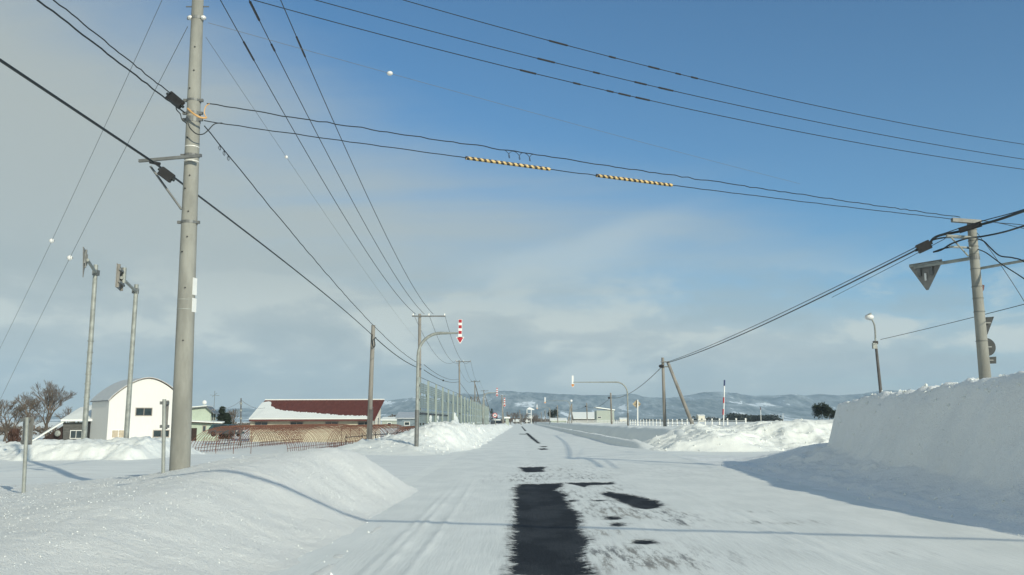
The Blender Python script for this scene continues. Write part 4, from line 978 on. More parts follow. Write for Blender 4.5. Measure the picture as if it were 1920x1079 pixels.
# ------------------------------------------------------------------ right side poles
def braced_pole():
    Y = 75; tp = P(1242.5, 671, Y); bs = P(1247, 800, Y) - Vector((0, 0, 1))
    root = thing('utility_pole', 'braced double pole beyond the white rail fence, with its slanting support', 'utility pole', bs, 'utility poles')
    MB().tube([bs, tp], [.16, .12], 12).build('shaft', M['pole_grey'], root, True)
    MB().tube([P(1303, 808, Y - 3), P(1252, 679, Y)], [.17, .13], 12).build('support_pole', M['pole_grey'], root, True)
    for py in (679, 688): MB().box(P(1247, py, Y - .2), (.75, .10, .10)).build('link_arm', M['galv_dark'], root)
    MB().ball(P(1240, 687, Y - .3), .20, 8, (1.2, 1, .8)).build('cable_joint', M['black'], root)
    return tp
braced_pole()
rows = [('grey pole standing among the rail fence posts, first past the curved mast', 1145, 737, 140, .13), ('slim grey pole in front of the low white roofed sheds', 1100, 756, 210, .13),
        ('thin pole beside the far long roofed house', 1045, 760, 250, .14), ('thin pole left of the cream shed roof, fourth in the row', 1031, 766, 300, .14),
        ('distant thin pole near the road end, fifth in the row', 1022, 769, 340, .14), ('most distant thin pole near the road end', 1015, 773, 380, .14)]
prev = P(1243, 686, 75)
for lab, px, py, Y, r_ in rows:
    tp = P(px, py, Y); bs = Vector((tp.x + .1, Y, .3)); root = thing('utility_pole', lab, 'utility pole', bs, 'utility poles')
    MB().tube([bs, tp], [r_ * 1.2, r_], 10).build('shaft', M['pole_grey'], root, True)
    MB().ball(tp + Vector((-.3, -.1, -.8)), .18, 8).build('cable_joint', M['black'], root)
    q = tp + Vector((-.1, 0, -.8))
    Wire('sagging telephone cable ending at the %s' % ' '.join(lab.split(',')[0].split()[:9]), prev, q, None, .03, sag=.9, n=24, seg=5); prev = q
root = thing('utility_pole', 'leaning A shaped pair of poles in front of the sheds', 'utility pole', P(1070, 800, 190), 'utility poles')
MB().tube([P(1063.5, 800, 188), P(1071, 760, 190)], .14, 8).build('support_pole', M['pole_grey'], root)
MB().tube([P(1072, 800, 190), P(1072, 757, 190)], .14, 8).build('shaft', M['pole_grey'], root)
MB().ball(P(1071, 752, 190), .30, 10).build('white_lamp', M['white'], root, True)

# white rail fence
RF = thing('rail_fence', 'long low white rail fence along the field edge', 'fence', (15, 60, 0.6))
ys_ = [58 + 2.55 * i for i in range(96)]
pm = MB(); pm.box((0, 0, 0), (.09, .09, .95)); pme = None
for i, Y in enumerate(ys_):
    if pme is None: o = pm.build('post', M['white'], RF, off=(0, 0, 0)); pme = o
    else: o = pme.copy(); COL.objects.link(o); o.parent = RF
    o.location = Vector((15, Y, 1.22)) - RF.location
for z_ in (1.52, 1.18): MB().box((15, (ys_[0] + ys_[-1]) / 2, z_), (.05, ys_[-1] - ys_[0], .06)).build('rail', M['white'], RF)

# snow poles
def snow_pole(label, base, top, Y, r_, cols, name='snow_pole'):
    a_ = P(*base, Y); b_ = P(*top, Y); root = thing(name, label, 'snow pole', a_, 'striped snow poles')
    n = len(cols)
    MB().tube([a_ - Vector((0, 0, .8)), b_], r_ * .8, 10).build('rod', M['white'], root, True)
    for k, c_ in enumerate(cols):
        if c_ is None: continue
        MB().tube([a_.lerp(b_, k / n), a_.lerp(b_, (k + 1) / n)], r_, 10).build('painted_band', M[c_], root, True)
snow_pole('tall thin pole banded red, white and navy at the end of the rail fence', (1355, 800), (1358.5, 713), 60, .055, [None, None, 'red', None, 'red', None, None, 'blue'])
snow_pole('small thin marker pole with red top out in the snowy field', (1427, 793), (1426, 764), 150, .06, [None, None, None, None, None, 'trim_red'])
snow_pole('tiny dark marker pole in the field before the conifer belt', (1468, 793), (1468, 775), 170, .05, ['pole_grey', None, None])
# diamond sign on white post
Y = 84; root = thing('warning_sign', 'faded diamond sign on a white post beside the rail fence', 'road sign', P(1195.5, 797, Y))
MB().tube([P(1195.5, 800, Y), P(1195.5, 750, Y)], .065, 10).build('post', M['white'], root, True)
c_ = P(1194, 758, Y + .12); r_ = .42
MB().prism([c_ + Vector((r_, 0, 0)), c_ + Vector((0, 0, r_)), c_ - Vector((r_, 0, 0)), c_ - Vector((0, 0, r_))], (0, .03, 0)).build('sign_plate', M['tan'], root)
MB().box(P(1196, 758, Y + .07), (.6, .03, .05)).build('bracket', M['galv_dark'], root)
# round speed sign on the left
Y = 118; root = thing('round_sign', 'round red rimmed road sign on a post beside the snow covered car', 'road sign', P(928, 797, Y))
MB().tube([P(929, 800, Y), P(928.5, 782, Y)], .05, 8).build('post', M['galv'], root)
c_ = P(928, 779, Y - .1); disk = lambda r_, y_: [c_ + Vector((r_ * math.cos(k * math.pi / 12), y_, r_ * math.sin(k * math.pi / 12))) for k in range(24)]
MB().prism(disk(.33, 0), (0, .03, 0)).build('sign_rim', M['red'], root); MB().prism(disk(.235, -.012), (0, .01, 0)).build('sign_face', M['white'], root)
MB().prism(disk(.11, -.02), (0, .006, 0)).build('sign_mark', M['blue'], root)

# ------------------------------------------------------------------ greenhouse hoops
def tunnel(label, x0, x1, Y0, Y1, step, apex, zg, mat, n_r=.028, rails=(0.15, .45), ridge=True, snow=False):
    root = thing('greenhouse_frame', label, 'greenhouse frame', ((x0 + x1) / 2, Y0, zg), 'bare pipe greenhouse frames')
    cx_, hw = (x0 + x1) / 2, (x1 - x0) / 2; H_ = apex - zg
    prof = []
    for k in range(15):
        an = math.pi * k / 14; ca, sa = math.cos(an), math.sin(an)
        prof.append((cx_ - hw * math.copysign(abs(ca) ** .75, ca), zg - .15 + (H_ + .15) * abs(sa) ** .82))
    mb = MB(); mb.tube([(x, 0, z) for x, z in prof], n_r, 5); n = int((Y1 - Y0) / step); first = None; rs = random.Random(int(Y0))
    for i in range(n + 1):
        if first is None: o = mb.build('hoop', mat, root, True, off=(0, 0, 0)); first = o
        else: o = first.copy(); COL.objects.link(o); o.parent = root
        o.location = Vector((rs.uniform(-.03, .03), Y0 + i * step + rs.uniform(-.04, .04), rs.uniform(-.02, .02))) - root.location
    for h_ in rails:
        k = 0
        for sx in (-1, 1):
            x = cx_ + sx * hw * (1.0 - h_ * .06); MB().tube([(x, Y0, zg + h_), (x, Y1, zg + h_)], .022, 5).build('side_rail', mat, root)
    for fx, fz in ((0, 1), (-.45, .86), (.45, .86)):
        MB().tube([(cx_ + hw * fx, Y0, zg + H_ * fz - .04), (cx_ + hw * fx, Y1, zg + H_ * fz - .04)], .022, 5).build('purlin', mat, root)
    for sx in (-.45, -.1, .25): MB().tube([(cx_ + hw * sx, Y0, zg), (cx_ + hw * sx, Y0, zg + H_ * .9)], .025, 5).build('end_upright', mat, root)
    return root
tunnel('nearest bare hoop greenhouse frame with a wide low arch', -28.9, -20.2, 75, 114, .72, 1.12, -1.3, M['rust'], .025)
tunnel('bare hoop greenhouse frame next to the slim wooden pole', -19.8, -14.6, 88, 115, 1.0, 1.08, -1.3, M['rust'], .028)
tunnel('rusty hoop greenhouse frame behind the nearest frames', -36.2, -29.6, 98, 116, .9, .98, -1.3, M['rust'], .03)
tunnel('rusty red hoop frame reaching to the snow fence', -15.2, -10.2, 100, 150, 1.1, .9, -1.3, M['rust'], .03)
# dark pipe fence between the frames and the snow fence
root = thing('pipe_fence', 'low dark pipe fence beside the slim wooden pole', 'fence', (-13.6, 62, -1.2))
for i in range(9): MB().tube([(-12.6 + .05 * i, 62 + 6 * i, -1.5), (-12.6 + .05 * i, 62 + 6 * i, .55)], .035, 6).build('post', M['iron'], root)
for z_ in (.35, -.15): MB().tube([(-12.6, 62, z_), (-12.2, 110, z_)], .03, 6).build('rail', M['iron'], root)

# ------------------------------------------------------------------ buildings
def wall_frame(o_, u, v_): # local coordinates -> world
    return lambda a_, b_, c_: Vector((o_[0] + u[0] * a_ + v_[0] * b_, o_[1] + u[1] * a_ + v_[1] * b_, c_))
def window(root, Lf, u, n_, a_, z_, w_, h_, panes=2, glass='glass', frame='white', off=-.0):
    nn = Vector((n_[0], n_[1], 0)); uu = (u[0], u[1], 0); c_ = Lf(a_, 0, z_)
    f = MB(); f.box(c_ + nn * .03, (w_ + .12, .06, h_ + .12), ux=uu, uy=nn); f = f.build('window', M[frame], root)
    for k in range(panes):
        pw = w_ / panes
        MB().box(c_ + Vector(uu).normalized() * (-w_ / 2 + pw * (k + .5)) + nn * .058, (pw - .07, .02, h_ - .06), ux=uu, uy=nn).build('pane', M[glass], f)
# red roofed long building
RB = thing('long_building', 'long cream building with maroon metal roof half covered by snow', 'building', (-29, 118, -1.3))
xl, xr, yf, yb = -37.2, -20.6, 118.0, 126.0
ez = P(467, 788, 118).z; rz = P(720, 752, 126).z
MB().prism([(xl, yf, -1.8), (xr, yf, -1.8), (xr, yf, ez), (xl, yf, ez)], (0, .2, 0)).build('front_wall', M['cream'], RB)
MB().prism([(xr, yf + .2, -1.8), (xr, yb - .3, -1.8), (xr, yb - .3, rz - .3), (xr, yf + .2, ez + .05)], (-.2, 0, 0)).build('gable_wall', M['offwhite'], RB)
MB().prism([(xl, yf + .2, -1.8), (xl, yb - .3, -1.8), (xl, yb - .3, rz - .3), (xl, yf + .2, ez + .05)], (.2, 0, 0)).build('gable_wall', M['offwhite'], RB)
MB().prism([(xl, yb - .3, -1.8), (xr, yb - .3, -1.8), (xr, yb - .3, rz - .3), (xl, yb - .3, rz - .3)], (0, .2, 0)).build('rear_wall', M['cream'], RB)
e0 = Vector((P(467, 788, 117.2).x, 117.2, ez - .02)); e1 = Vector((P(703, 786, 117.2).x, 117.2, ez + .03)); r0 = Vector((P(497, 755, 126).x, 126, rz)); r1 = Vector((P(721, 751.5, 126).x, 126, rz + .05))
rn = (e1 - e0).cross(r0 - e0).normalized(); rn = rn if rn.z > 0 else -rn
ROOF = MB().prism([e0, e1, r1, r0], rn * .12).build('roof', M['red_roof'], RB)
mb = MB()
for i in range(36):
    t_ = (i + .5) / 36; p0 = e0.lerp(e1, t_) + rn * .13; p1_ = r0.lerp(r1, t_) + rn * .13; mb.box((p0 + p1_) / 2, (.035, (p1_ - p0).length, .03), uy=(p1_ - p0), uz=rn)
mb.build('roof_seams', M['red_roof'], ROOF)
MB().box((e0 + e1) / 2 + Vector((0, -.05, -.03)), ((e1 - e0).length, .06, .22), ux=e1 - e0).build('eave_board', M['trim_red'], RB)
MB().tube([r0 + rn * .15, r1 + rn * .15], .10, 8).build('ridge_snow', M['snow_roof'], RB)
def on_roof(t_, s_, h_=.14): return e0.lerp(e1, t_).lerp(r0.lerp(r1, t_), s_) + rn * h_
rs = random.Random(4); edge_ = []
ctrl = [(0.0, .80), (.02, .84), (.045, .86), (.075, .83), (.09, .66), (.13, .52), (.18, .42), (.25, .36), (.35, .31), (.5, .25), (.58, .20), (.68, .14), (.8, .12), (.92, .10), (.94, .02)]
tt = np.linspace(0, .94, 120); ss_ = np.interp(tt, [c[0] for c in ctrl], [c[1] for c in ctrl])
lowe = [on_roof(t_, -.01, .13) for t_ in tt]; upe = [on_roof(t_, s_ + rs.uniform(-.02, .03) * (1 if t_ > .08 else .2), .13) for t_, s_ in zip(tt, ss_)]
mb = MB()
for k in range(len(tt) - 1):
    mb.add([lowe[k], lowe[k + 1], upe[k + 1], upe[k]] + [q + rn * .16 for q in (lowe[k], lowe[k + 1], upe[k + 1], upe[k])], [(4, 5, 6, 7), (0, 1, 5, 4), (2, 3, 7, 6), (1, 2, 6, 5), (3, 0, 4, 7)])
mb.build('roof_snow', M['snow_roof'], RB)
Lf = wall_frame((0, yf), (1, 0), (0, 1))
for px in (490, 556.5, 622, 683):
    x = P(px, 795, 118).x; window(RB, wall_frame((x, yf), (1, 0), (0, 1)), (1, 0), (0, -1), 0, ez - .52, 1.7, .46, 2, 'glass', 'trim')
window(RB, wall_frame((xr, yf), (0, 1), (-1, 0)), (0, 1), (1, 0), 2.0, ez - .6, .9, 1.1, 1)
window(RB, wall_frame((xr, yf), (0, 1), (-1, 0)), (0, 1), (1, 0), 5.4, ez - .3, .9, 1.3, 1)

# white barn with arched roof
u = Vector((.75, .66, 0)).normalized(); v_ = Vector((-u.y, u.x, 0)); SC = 112 / 80.
Cn = P(205, 752, 108); Lb = wall_frame((Cn.x, Cn.y), (u.x, u.y), (v_.x, v_.y)); wB_, dB = 9.4, 7.6
ez = P(205, 752, 108).z; pz = P(268, 710, 111).z
BN = thing('barn', 'tall white barn with arched roof behind the long snow bank', 'barn', (Cn.x, Cn.y, -1.3))
arc = []
for k in range(21):
    t_ = k / 20; xx = wB_ * t_; s_ = abs(2 * t_ - 1); arc.append((xx, ez + (pz - ez) * (1 - s_ ** 1.75)))
front = [Lb(0, 0, -1.8), Lb(wB_, 0, -1.8)] + [Lb(x_, 0, z_) for x_, z_ in arc[::-1]]
MB().prism(front, v_ * .15).build('front_wall', M['barn_wall'], BN)
MB().prism([Lb(0, .15, -1.8), Lb(0, dB, -1.8), Lb(0, dB, ez), Lb(0, .15, ez)], u * .15).build('side_wall', M['barn_wall'], BN)
MB().prism([Lb(wB_, .15, -1.8), Lb(wB_, dB, -1.8), Lb(wB_, dB, ez), Lb(wB_, .15, ez)], -u * .15).build('side_wall', M['barn_wall'], BN)
MB().prism([q + v_ * (dB - .15) for q in front], v_ * .15).build('rear_wall', M['barn_wall'], BN)
mb = MB(); o1 = [Lb(x_ + (x_ / wB_ - .5) * .35, -.25, z_ + .03 + (.06 if 0 < x_ < wB_ else -.05)) for x_, z_ in arc]
for k in range(20):
    A_, B_ = o1[k], o1[k + 1]; C_, D_ = B_ + v_ * (dB + .5), A_ + v_ * (dB + .5); up = Vector((0, 0, .10)) + u * (.05 * (k - 10) / 10)
    mb.add([A_, B_, C_, D_, A_ + up, B_ + up, C_ + up, D_ + up], [(0, 3, 2, 1), (4, 5, 6, 7), (0, 1, 5, 4), (2, 3, 7, 6)])
rf = mb.build('arched_roof', M['barn_roof'], BN)
MB().tube([q - v_ * .02 for q in o1], .05, 6).build('roof_trim', M['trim'], BN)
for px, py, w_, h_, gl in ((269, 772.5, 2.0, .95, 'glass'), (224, 814, 1.6, .95, 'curtain'), (304, 813.5, 2.0, .85, 'glass')):
    lo, hi = 0, wB_
    for _ in range(30):
        m_ = (lo + hi) / 2
        if proj(Lb(m_, 0, 2))[0] < px: lo = m_
        else: hi = m_
    zz = P(px, py, Lb(lo, 0, 0).y).z
    window(BN, Lb, (u.x, u.y), (-v_.x, -v_.y), lo, zz, w_, h_, 2, gl, 'trim' if gl == 'glass' else 'white')

# shed with snowy roof left of the barn
SH = thing('shed', 'dark timber shed under a sloping snow roof, joined to the barn side', 'shed', (P(120, 830, 116).x, 116, -1.3))
Y = 114
def q3(lst): return [P(x, y, yy) for x, y, yy in lst]
MB().prism(q3([(118, 836, Y), (180, 836, Y), (180, 791, Y), (118, 793, Y)]), (0, .2, 0)).build('front_wall', M['boards'], SH)
MB().prism(q3([(63, 838, Y + .4), (117.5, 838, Y + .4), (117.5, 799, Y + .4), (63, 834, Y + .4)]), (0, .2, 0)).build('lean_to_wall', M['brown_dark'], SH)
MB().prism(q3([(114, 790.5, Y - .8), (182, 790, Y - .8), (182, 761, Y + 9), (150, 767.5, Y + 9)]), (0, 0, .25)).build('main_roof', M['snow_roof'], SH)
MB().prism(q3([(55, 832, Y - .6), (119, 793, Y - .6), (152, 768, Y + 8.9), (98, 805, Y + 9)]), (0, 0, .22)).build('lean_to_roof', M['snow_roof'], SH)
window(SH, wall_frame((P(143, 815, Y).x, Y), (1, 0), (0, 1)), (1, 0), (0, -1), 0, P(143, 815, Y).z, 1.5, 1.0, 2)
MB().box(P(167, 808, Y - .06), (1.1, .06, 2.6)).build('door_shade_panel', M['black'], SH)  # black sheet painting the shade inside the doorway
MB().ball(P(108, 813, Y - .3), .42, 10, (1, .5, 1)).build('dish', M['galv'], SH, True)

# pale green house
v_ = Vector((-.22, .975, 0)).normalized(); u = Vector((v_.y, -v_.x, 0))
Hc = P(393, 825, 125); Lh = wall_frame((Hc.x, Hc.y), (u.x, u.y), (v_.x, v_.y))
HS = thing('house', 'pale green two storey house with dark eaves partly behind the concrete pole', 'house', (Hc.x, Hc.y, -1.3))
zl = P(393, 791, 125).z; zu = P(393, 771, 125).z
def boxl(L_, a0, a1, b0, b1, z0, z1): return MB().prism([L_(a0, b0, z0), L_(a1, b0, z0), L_(a1, b1, z0), L_(a0, b1, z0)], (0, 0, z1 - z0))
boxl(Lh, -7, 0, 0, 6.0, -1.8, zu).build('main_wall', M['green'], HS)
boxl(Lh, -7.2, 1.25, -1.6, -.02, -1.8, zl - .1).build('porch_wall', M['green'], HS)
MB().prism([Lh(-7.6, -2.2, zl + .25), Lh(1.9, -2.2, zl - .25), Lh(1.9, .6, zl - .1), Lh(-7.6, .6, zl + .4)], (0, 0, .15)).build('porch_roof', M['snow_roof'], HS)
MB().prism([Lh(-7.6, -2.24, zl + .12), Lh(1.9, -2.24, zl - .38), Lh(1.9, -2.1, zl - .38), Lh(-7.6, -2.1, zl + .12)], (0, 0, .14)).build('porch_fascia', M['brown_dark'], HS)
MB().prism([Lh(-7.4, -.5, zu - .15), Lh(-.6, -.5, zu + .55), Lh(-.6, 6.5, zu + .55), Lh(-7.4, 6.5, zu - .15)], (0, 0, .14)).build('main_roof', M['grey_roof'], HS)
MB().prism([Lh(-.6, -.5, zu + .50), Lh(.45, -.5, zu - .45), Lh(.45, 6.5, zu - .45), Lh(-.6, 6.5, zu + .50)], (0, 0, .14)).build('roof_flap', M['grey_roof'], HS)
MB().prism([Lh(-7.4, -.5, zu), Lh(-.6, -.5, zu + .70), Lh(-.6, 6.5, zu + .70), Lh(-7.4, 6.5, zu)], (0, 0, .12)).build('roof_snow', M['snow_roof'], HS)
MB().prism([Lh(0, 0.01, zu - .05), Lh(-7, 0.01, zu - .05), Lh(-.6, 0.01, zu + .52)], v_ * 5.9).build('gable_wall', M['green'], HS)
for aa in (1.3, 3.9):
    window(HS, wall_frame((Lh(0, aa, 0).x, Lh(0, aa, 0).y), (v_.x, v_.y), (-u.x, -u.y)), (v_.x, v_.y), (u.x, u.y), 0, zl + 1.0, .9, 1.5, 1, 'glass', 'trim')
window(HS, wall_frame((Lh(-.6, -1.6, 0).x, Lh(-.6, -1.6, 0).y), (u.x, u.y), (v_.x, v_.y)), (u.x, u.y), (-v_.x, -v_.y), 0, zl - 1.0, .4, .8, 1, 'glass', 'trim')
window(HS, wall_frame((Lh(.7, -1.6, 0).x, Lh(.7, -1.6, 0).y), (u.x, u.y), (v_.x, v_.y)), (u.x, u.y), (-v_.x, -v_.y), 0, zl - 1.3, .5, 1.3, 1, 'curtain', 'trim')
boxl(Lh, -6.9, -1.6, -1.66, -1.61, -1.8, zl - .9).build('carport_shade_panel', M['brown_dark'], HS)  # dark sheet over the wall stands for the shade inside the carport
MB().ball(Lh(-1.2, 1.5, zu + 1.25), .34, 12, (1, .5, 1)).build('dish_antenna', M['white'], HS, True)
mb = MB(); tpz = zu + 3.0; p_ = Lh(.0, 3, zu); mb.tube([p_, p_ + Vector((0, 0, 3))], .03, 6); mb.tube([p_ + Vector((-.7, 0, 2.4)), p_ + Vector((.7, 0, 2.3))], .02, 5); mb.tube([p_ + Vector((-.35, 0, 2.1)), p_ + Vector((.35, 0, 2.7))], .02, 5)
mb.build('antenna', M['galv_dark'], HS)

# grey-blue house behind the frames, near the fence
def simple_house(label, px0, px1, y_eave, y_ridge, y_base, Y, wallm, depth=6.0, roofm='snow_roof', name='house', cat='house', mono=None, group='small distant buildings', win=1, overhang=.3):
    x0 = P(px0, y_base, Y).x; x1 = P(px1, y_base, Y).x; zb = P(px0, y_base, Y).z - .5; ze = P(px0, y_eave, Y).z; zr = P(px0, y_ridge, Y + depth / 2).z
    root = thing(name, label, cat, ((x0 + x1) / 2, Y, zb), group)
    MB().prism([(x0, Y, zb), (x1, Y, zb), (x1, Y, ze), (x0, Y, ze)], (0, depth, 0)).build('walls', M[wallm], root)
    if mono is None:
        for s_ in (0, 1):
            y0_ = Y - overhang if s_ == 0 else Y + depth + overhang
            MB().prism([(x0 - overhang, y0_, ze), (x1 + overhang, y0_, ze), (x1 + overhang, Y + depth / 2, zr), (x0 - overhang, Y + depth / 2, zr)], (0, 0, .2)).build('roof_slope', M[roofm], root)
        for xx in (x0, x1 - .1): MB().prism([(xx, Y, ze - .01), (xx, Y + depth, ze - .01), (xx, Y + depth / 2, zr)], (.1, 0, 0)).build('gable', M[wallm], root)
    else:
        MB().prism([(x0 - overhang, Y - overhang, ze + mono), (x1 + overhang, Y - overhang, ze), (x1 + overhang, Y + depth, ze), (x0 - overhang, Y + depth, ze + mono)], (0, 0, .35)).build('roof_snow', M[roofm], root)
    for k in range(win):
        fx = (k + .6) / (win + .2); x = x0 + (x1 - x0) * fx
        window(root, wall_frame((x, Y), (1, 0), (0, 1)), (1, 0), (0, -1), 0, zb + (ze - zb) * .55, min(1.6, (x1 - x0) * .25), min(1.0, (ze - zb) * .3), 1)
    return root
hgg = simple_house('blue grey house with snow striped roof beside the snow fence end', 744, 782, 786, 775, 800, 150, 'blue_grey', 8, 'barn_roof')
simple_house('low small house with white roof behind the rusty frame', 716, 744, 789, 784, 798, 170, 'pale_grey', 6)
simple_house('pale grey block house with thick flat snow cap in the open field', 1119, 1152, 770, 768, 798, 300, 'pale_grey', 9, 'snow_roof', mono=.9, win=0)
x = P(1124, 783, 300).x; window(bpy.data.objects['house.003'], wall_frame((x, 300), (1, 0), (0, 1)), (1, 0), (0, -1), 0, P(1124, 783, 300).z, 1.2, .5, 1)
simple_house('wide shed with broad white snow roof next to the block house', 1077, 1117, 786, 774, 798, 320, 'boards', 16, win=0, name='shed', cat='shed')
simple_house('low cream shed with flat white roof close to the road end', 1033, 1062, 789, 785, 798, 290, 'pale_grey', 8, win=0, name='shed', cat='shed')
simple_house('tiny white roofed house at the very end of the road', 963, 974, 791, 787, 797, 520, 'boards', 8, win=1)
simple_house('tiny white roofed hut in the trees past the road end', 984, 993, 791, 788, 797, 560, 'boards', 8, win=0)
simple_house('small blue walled house in the trees past the road end', 992, 1000, 785, 780, 797, 600, 'blue_grey', 10, win=1)
simple_house('pale low building far behind the rail fence', 1163, 1176, 787, 784, 794, 620, 'offwhite', 8, win=1)
simple_house('pale low building beyond the fence, far behind the braced pole support', 1310, 1322, 780, 778, 793, 640, 'offwhite', 8, win=1)
simple_house('pale grey cabinet shaped hut beside the distant road edge', 948, 954, 785, 784, 800, 190, 'pale_grey', 2.0, mono=0, win=0, name='hut', cat='hut')
root = thing('lattice_tower', 'white snowy lift tower with sloping boom beyond the road end', 'tower', P(991, 797, 480))
for px in (988, 996): MB().tube([P(px, 797, 480), P(px, 768, 480)], .22, 6).build('leg', M['white'], root)
MB().prism(q3([(989, 766, 480), (993, 764, 480), (1002, 768, 480), (1002, 769, 480), (989, 768, 480)]), (0, 2, 0)).build('boom', M['snow_roof'], root)
for py in (776, 783): MB().box(P(992, py, 480), (2.6, .2, .25)).build('cross_brace', M['white'], root)

# small thin utility pole in front of the green house
root, a_, b_ = simple_pole('utility_pole', 'thin dark pole between the green house and the maroon roofed building', 'utility pole', (451, 830), (452, 747), 98, .10, .07, M['pole_dark'], 'utility poles', 1.0, 8)
for py in (757, 770, 785): band(root, P(451.8, py, 98), .14, .2, 'galv')
Wire('thin service wire from the green house to the thin dark pole', P(415, 766, 124), P(451, 752, 98), None, .02, 'thin_wire', sag=.3, n=12, seg=5)
Wire('thin service wire from the thin dark pole to the maroon roof', P(453, 751, 98), P(497, 765, 120), None, .02, 'thin_wire', sag=.4, n=12, seg=5)

# ------------------------------------------------------------------ cars
def car(label, loc, yaw, paint, snow=True):
    root = thing('parked_car', label, 'car', (0, 0, 0), 'parked cars')
    side = [(-2.0, .35), (2.0, .35), (2.05, .75), (1.3, .95), (.75, 1.45), (-1.4, 1.48), (-1.95, 1.0), (-2.05, .7)]
    MB().prism([(x_, -.8, z_) for x_, z_ in side], (0, 1.6, 0)).build('body', M[paint], root, off=(0, 0, 0))
    for s_ in (-1, 1):
        MB().prism([(x_, s_ * .81, z_) for x_, z_ in ((-1.3, 1.0), (1.05, 1.0), (.68, 1.38), (-1.25, 1.4))], (0, s_ * .015, 0)).build('side_window', M['glass'], root, off=(0, 0, 0))
        for x_ in (-1.25, 1.3): MB().tube([(x_, s_ * .62, .32), (x_, s_ * .84, .32)], .32, 16).build('wheel', M['rubber'], root, off=(0, 0, 0))
        MB().box((2.03, s_ * .6, .68), (.05, .28, .14)).build('headlight', M['porcelain'], root, off=(0, 0, 0))
    MB().prism([(1.24, -.68, 1.01), (1.24, .68, 1.01), (.80, .62, 1.40), (.80, -.62, 1.40)], (.02, 0, .02)).build('windscreen', M['glass'], root, off=(0, 0, 0))
    if snow: MB().prism([(x_, -.78, z_) for x_, z_ in ((-1.45, 1.50), (.74, 1.48), (.6, 1.66), (-.4, 1.72), (-1.35, 1.64))], (0, 1.56, 0)).build('snow_cap', M['snow_roof'], root, off=(0, 0, 0))
    root.location = loc; root.rotation_euler = (0, 0, yaw)
    return root
car('dark car under a thick cap of snow at the end of the snow fence', (P(931, 800, 200).x, 200, .2), R(-70), 'dark_paint')
car('dark teal van cab seen above the rusty hoops by the green house', (P(424, 815, 104).x, 104, -.35), R(-20), 'teal_paint', False)

# ------------------------------------------------------------------ trees
def bare_tree(label, base, H_, seed, spread=.5, levels=6, name='bare_tree', tw='twig', droop=0., split=3, cat='tree', group='leafless trees'):
    rs = random.Random(seed); tr = MB(); cr = MB(); base = Vector(base)
    root = thing(name, label, cat, base, group)
    def grow(p, d, L_, r_, lev):
        n = 3; pts = [p]; dd = d
        for i in range(n):
            dd = (dd + Vector((rs.uniform(-1, 1), rs.uniform(-1, 1), rs.uniform(-.5, .8))) * .13).normalized(); pts.append(pts[-1] + dd * L_ / n)
        (tr if lev < 2 else cr).tube(pts, [r_ * (1 - .35 * i / n) for i in range(n + 1)], 6 if lev < 2 else 3, cap=False)
        if lev >= levels: return
        k = split if lev > 0 else split + 1
        for j in range(k + (1 if rs.random() < .35 else 0)):
            an = rs.uniform(0, 2 * math.pi); perp = Vector((math.cos(an), math.sin(an), rs.uniform(-.2, .25))); sp_ = spread * rs.uniform(.7, 1.35)
            nd = (dd + perp * sp_ + Vector((0, 0, .08 - droop))).normalized()
            st_ = pts[rs.choice((2, 3)) if lev > 0 else rs.choice((1, 2, 3))] if j else pts[-1]
            grow(st_, nd, L_ * rs.uniform(.62, .82), max(r_ * rs.uniform(.5, .65), .014), lev + 1)
    grow(base - Vector((0, 0, .3)), Vector((0, 0, 1)), H_ * .27, H_ * .026, 0)
    tr.build('trunk', M['bark'], root); cr.build('crown', M[tw], root)
    return root
bare_tree('large spreading leafless tree with rounded crown beside the shed', (P(86, 830, 128).x, 128, -1.3), 9.8, 11, .50, 6)
bare_tree('dense leafless tree standing just before the large spreading one', (P(45, 830, 124).x, 124, -1.3), 8.6, 23, .55, 6)
bare_tree('dense leafless tree at the picture edge with low branches', (P(8, 830, 120).x, 120, -1.3), 8.0, 5, .6, 6)
bare_tree('leafless bush like tree low before the others', (P(20, 834, 100).x, 100, -1.3), 4.2, 31, .8, 5)
bare_tree('small faint leafless tree between shed roof and large tree', (P(125, 820, 210).x, 210, -1.3), 8.5, 14, .55, 5)
bare_tree('tiny faint leafless tree just above the shed roof', (P(143, 820, 260).x, 260, -1.3), 8.5, 15, .55, 5)
bare_tree('thin reddish leafless tree between the conifers and the thin dark pole', (P(438, 820, 190).x, 190, -1.3), 7.5, 17, .40, 5)
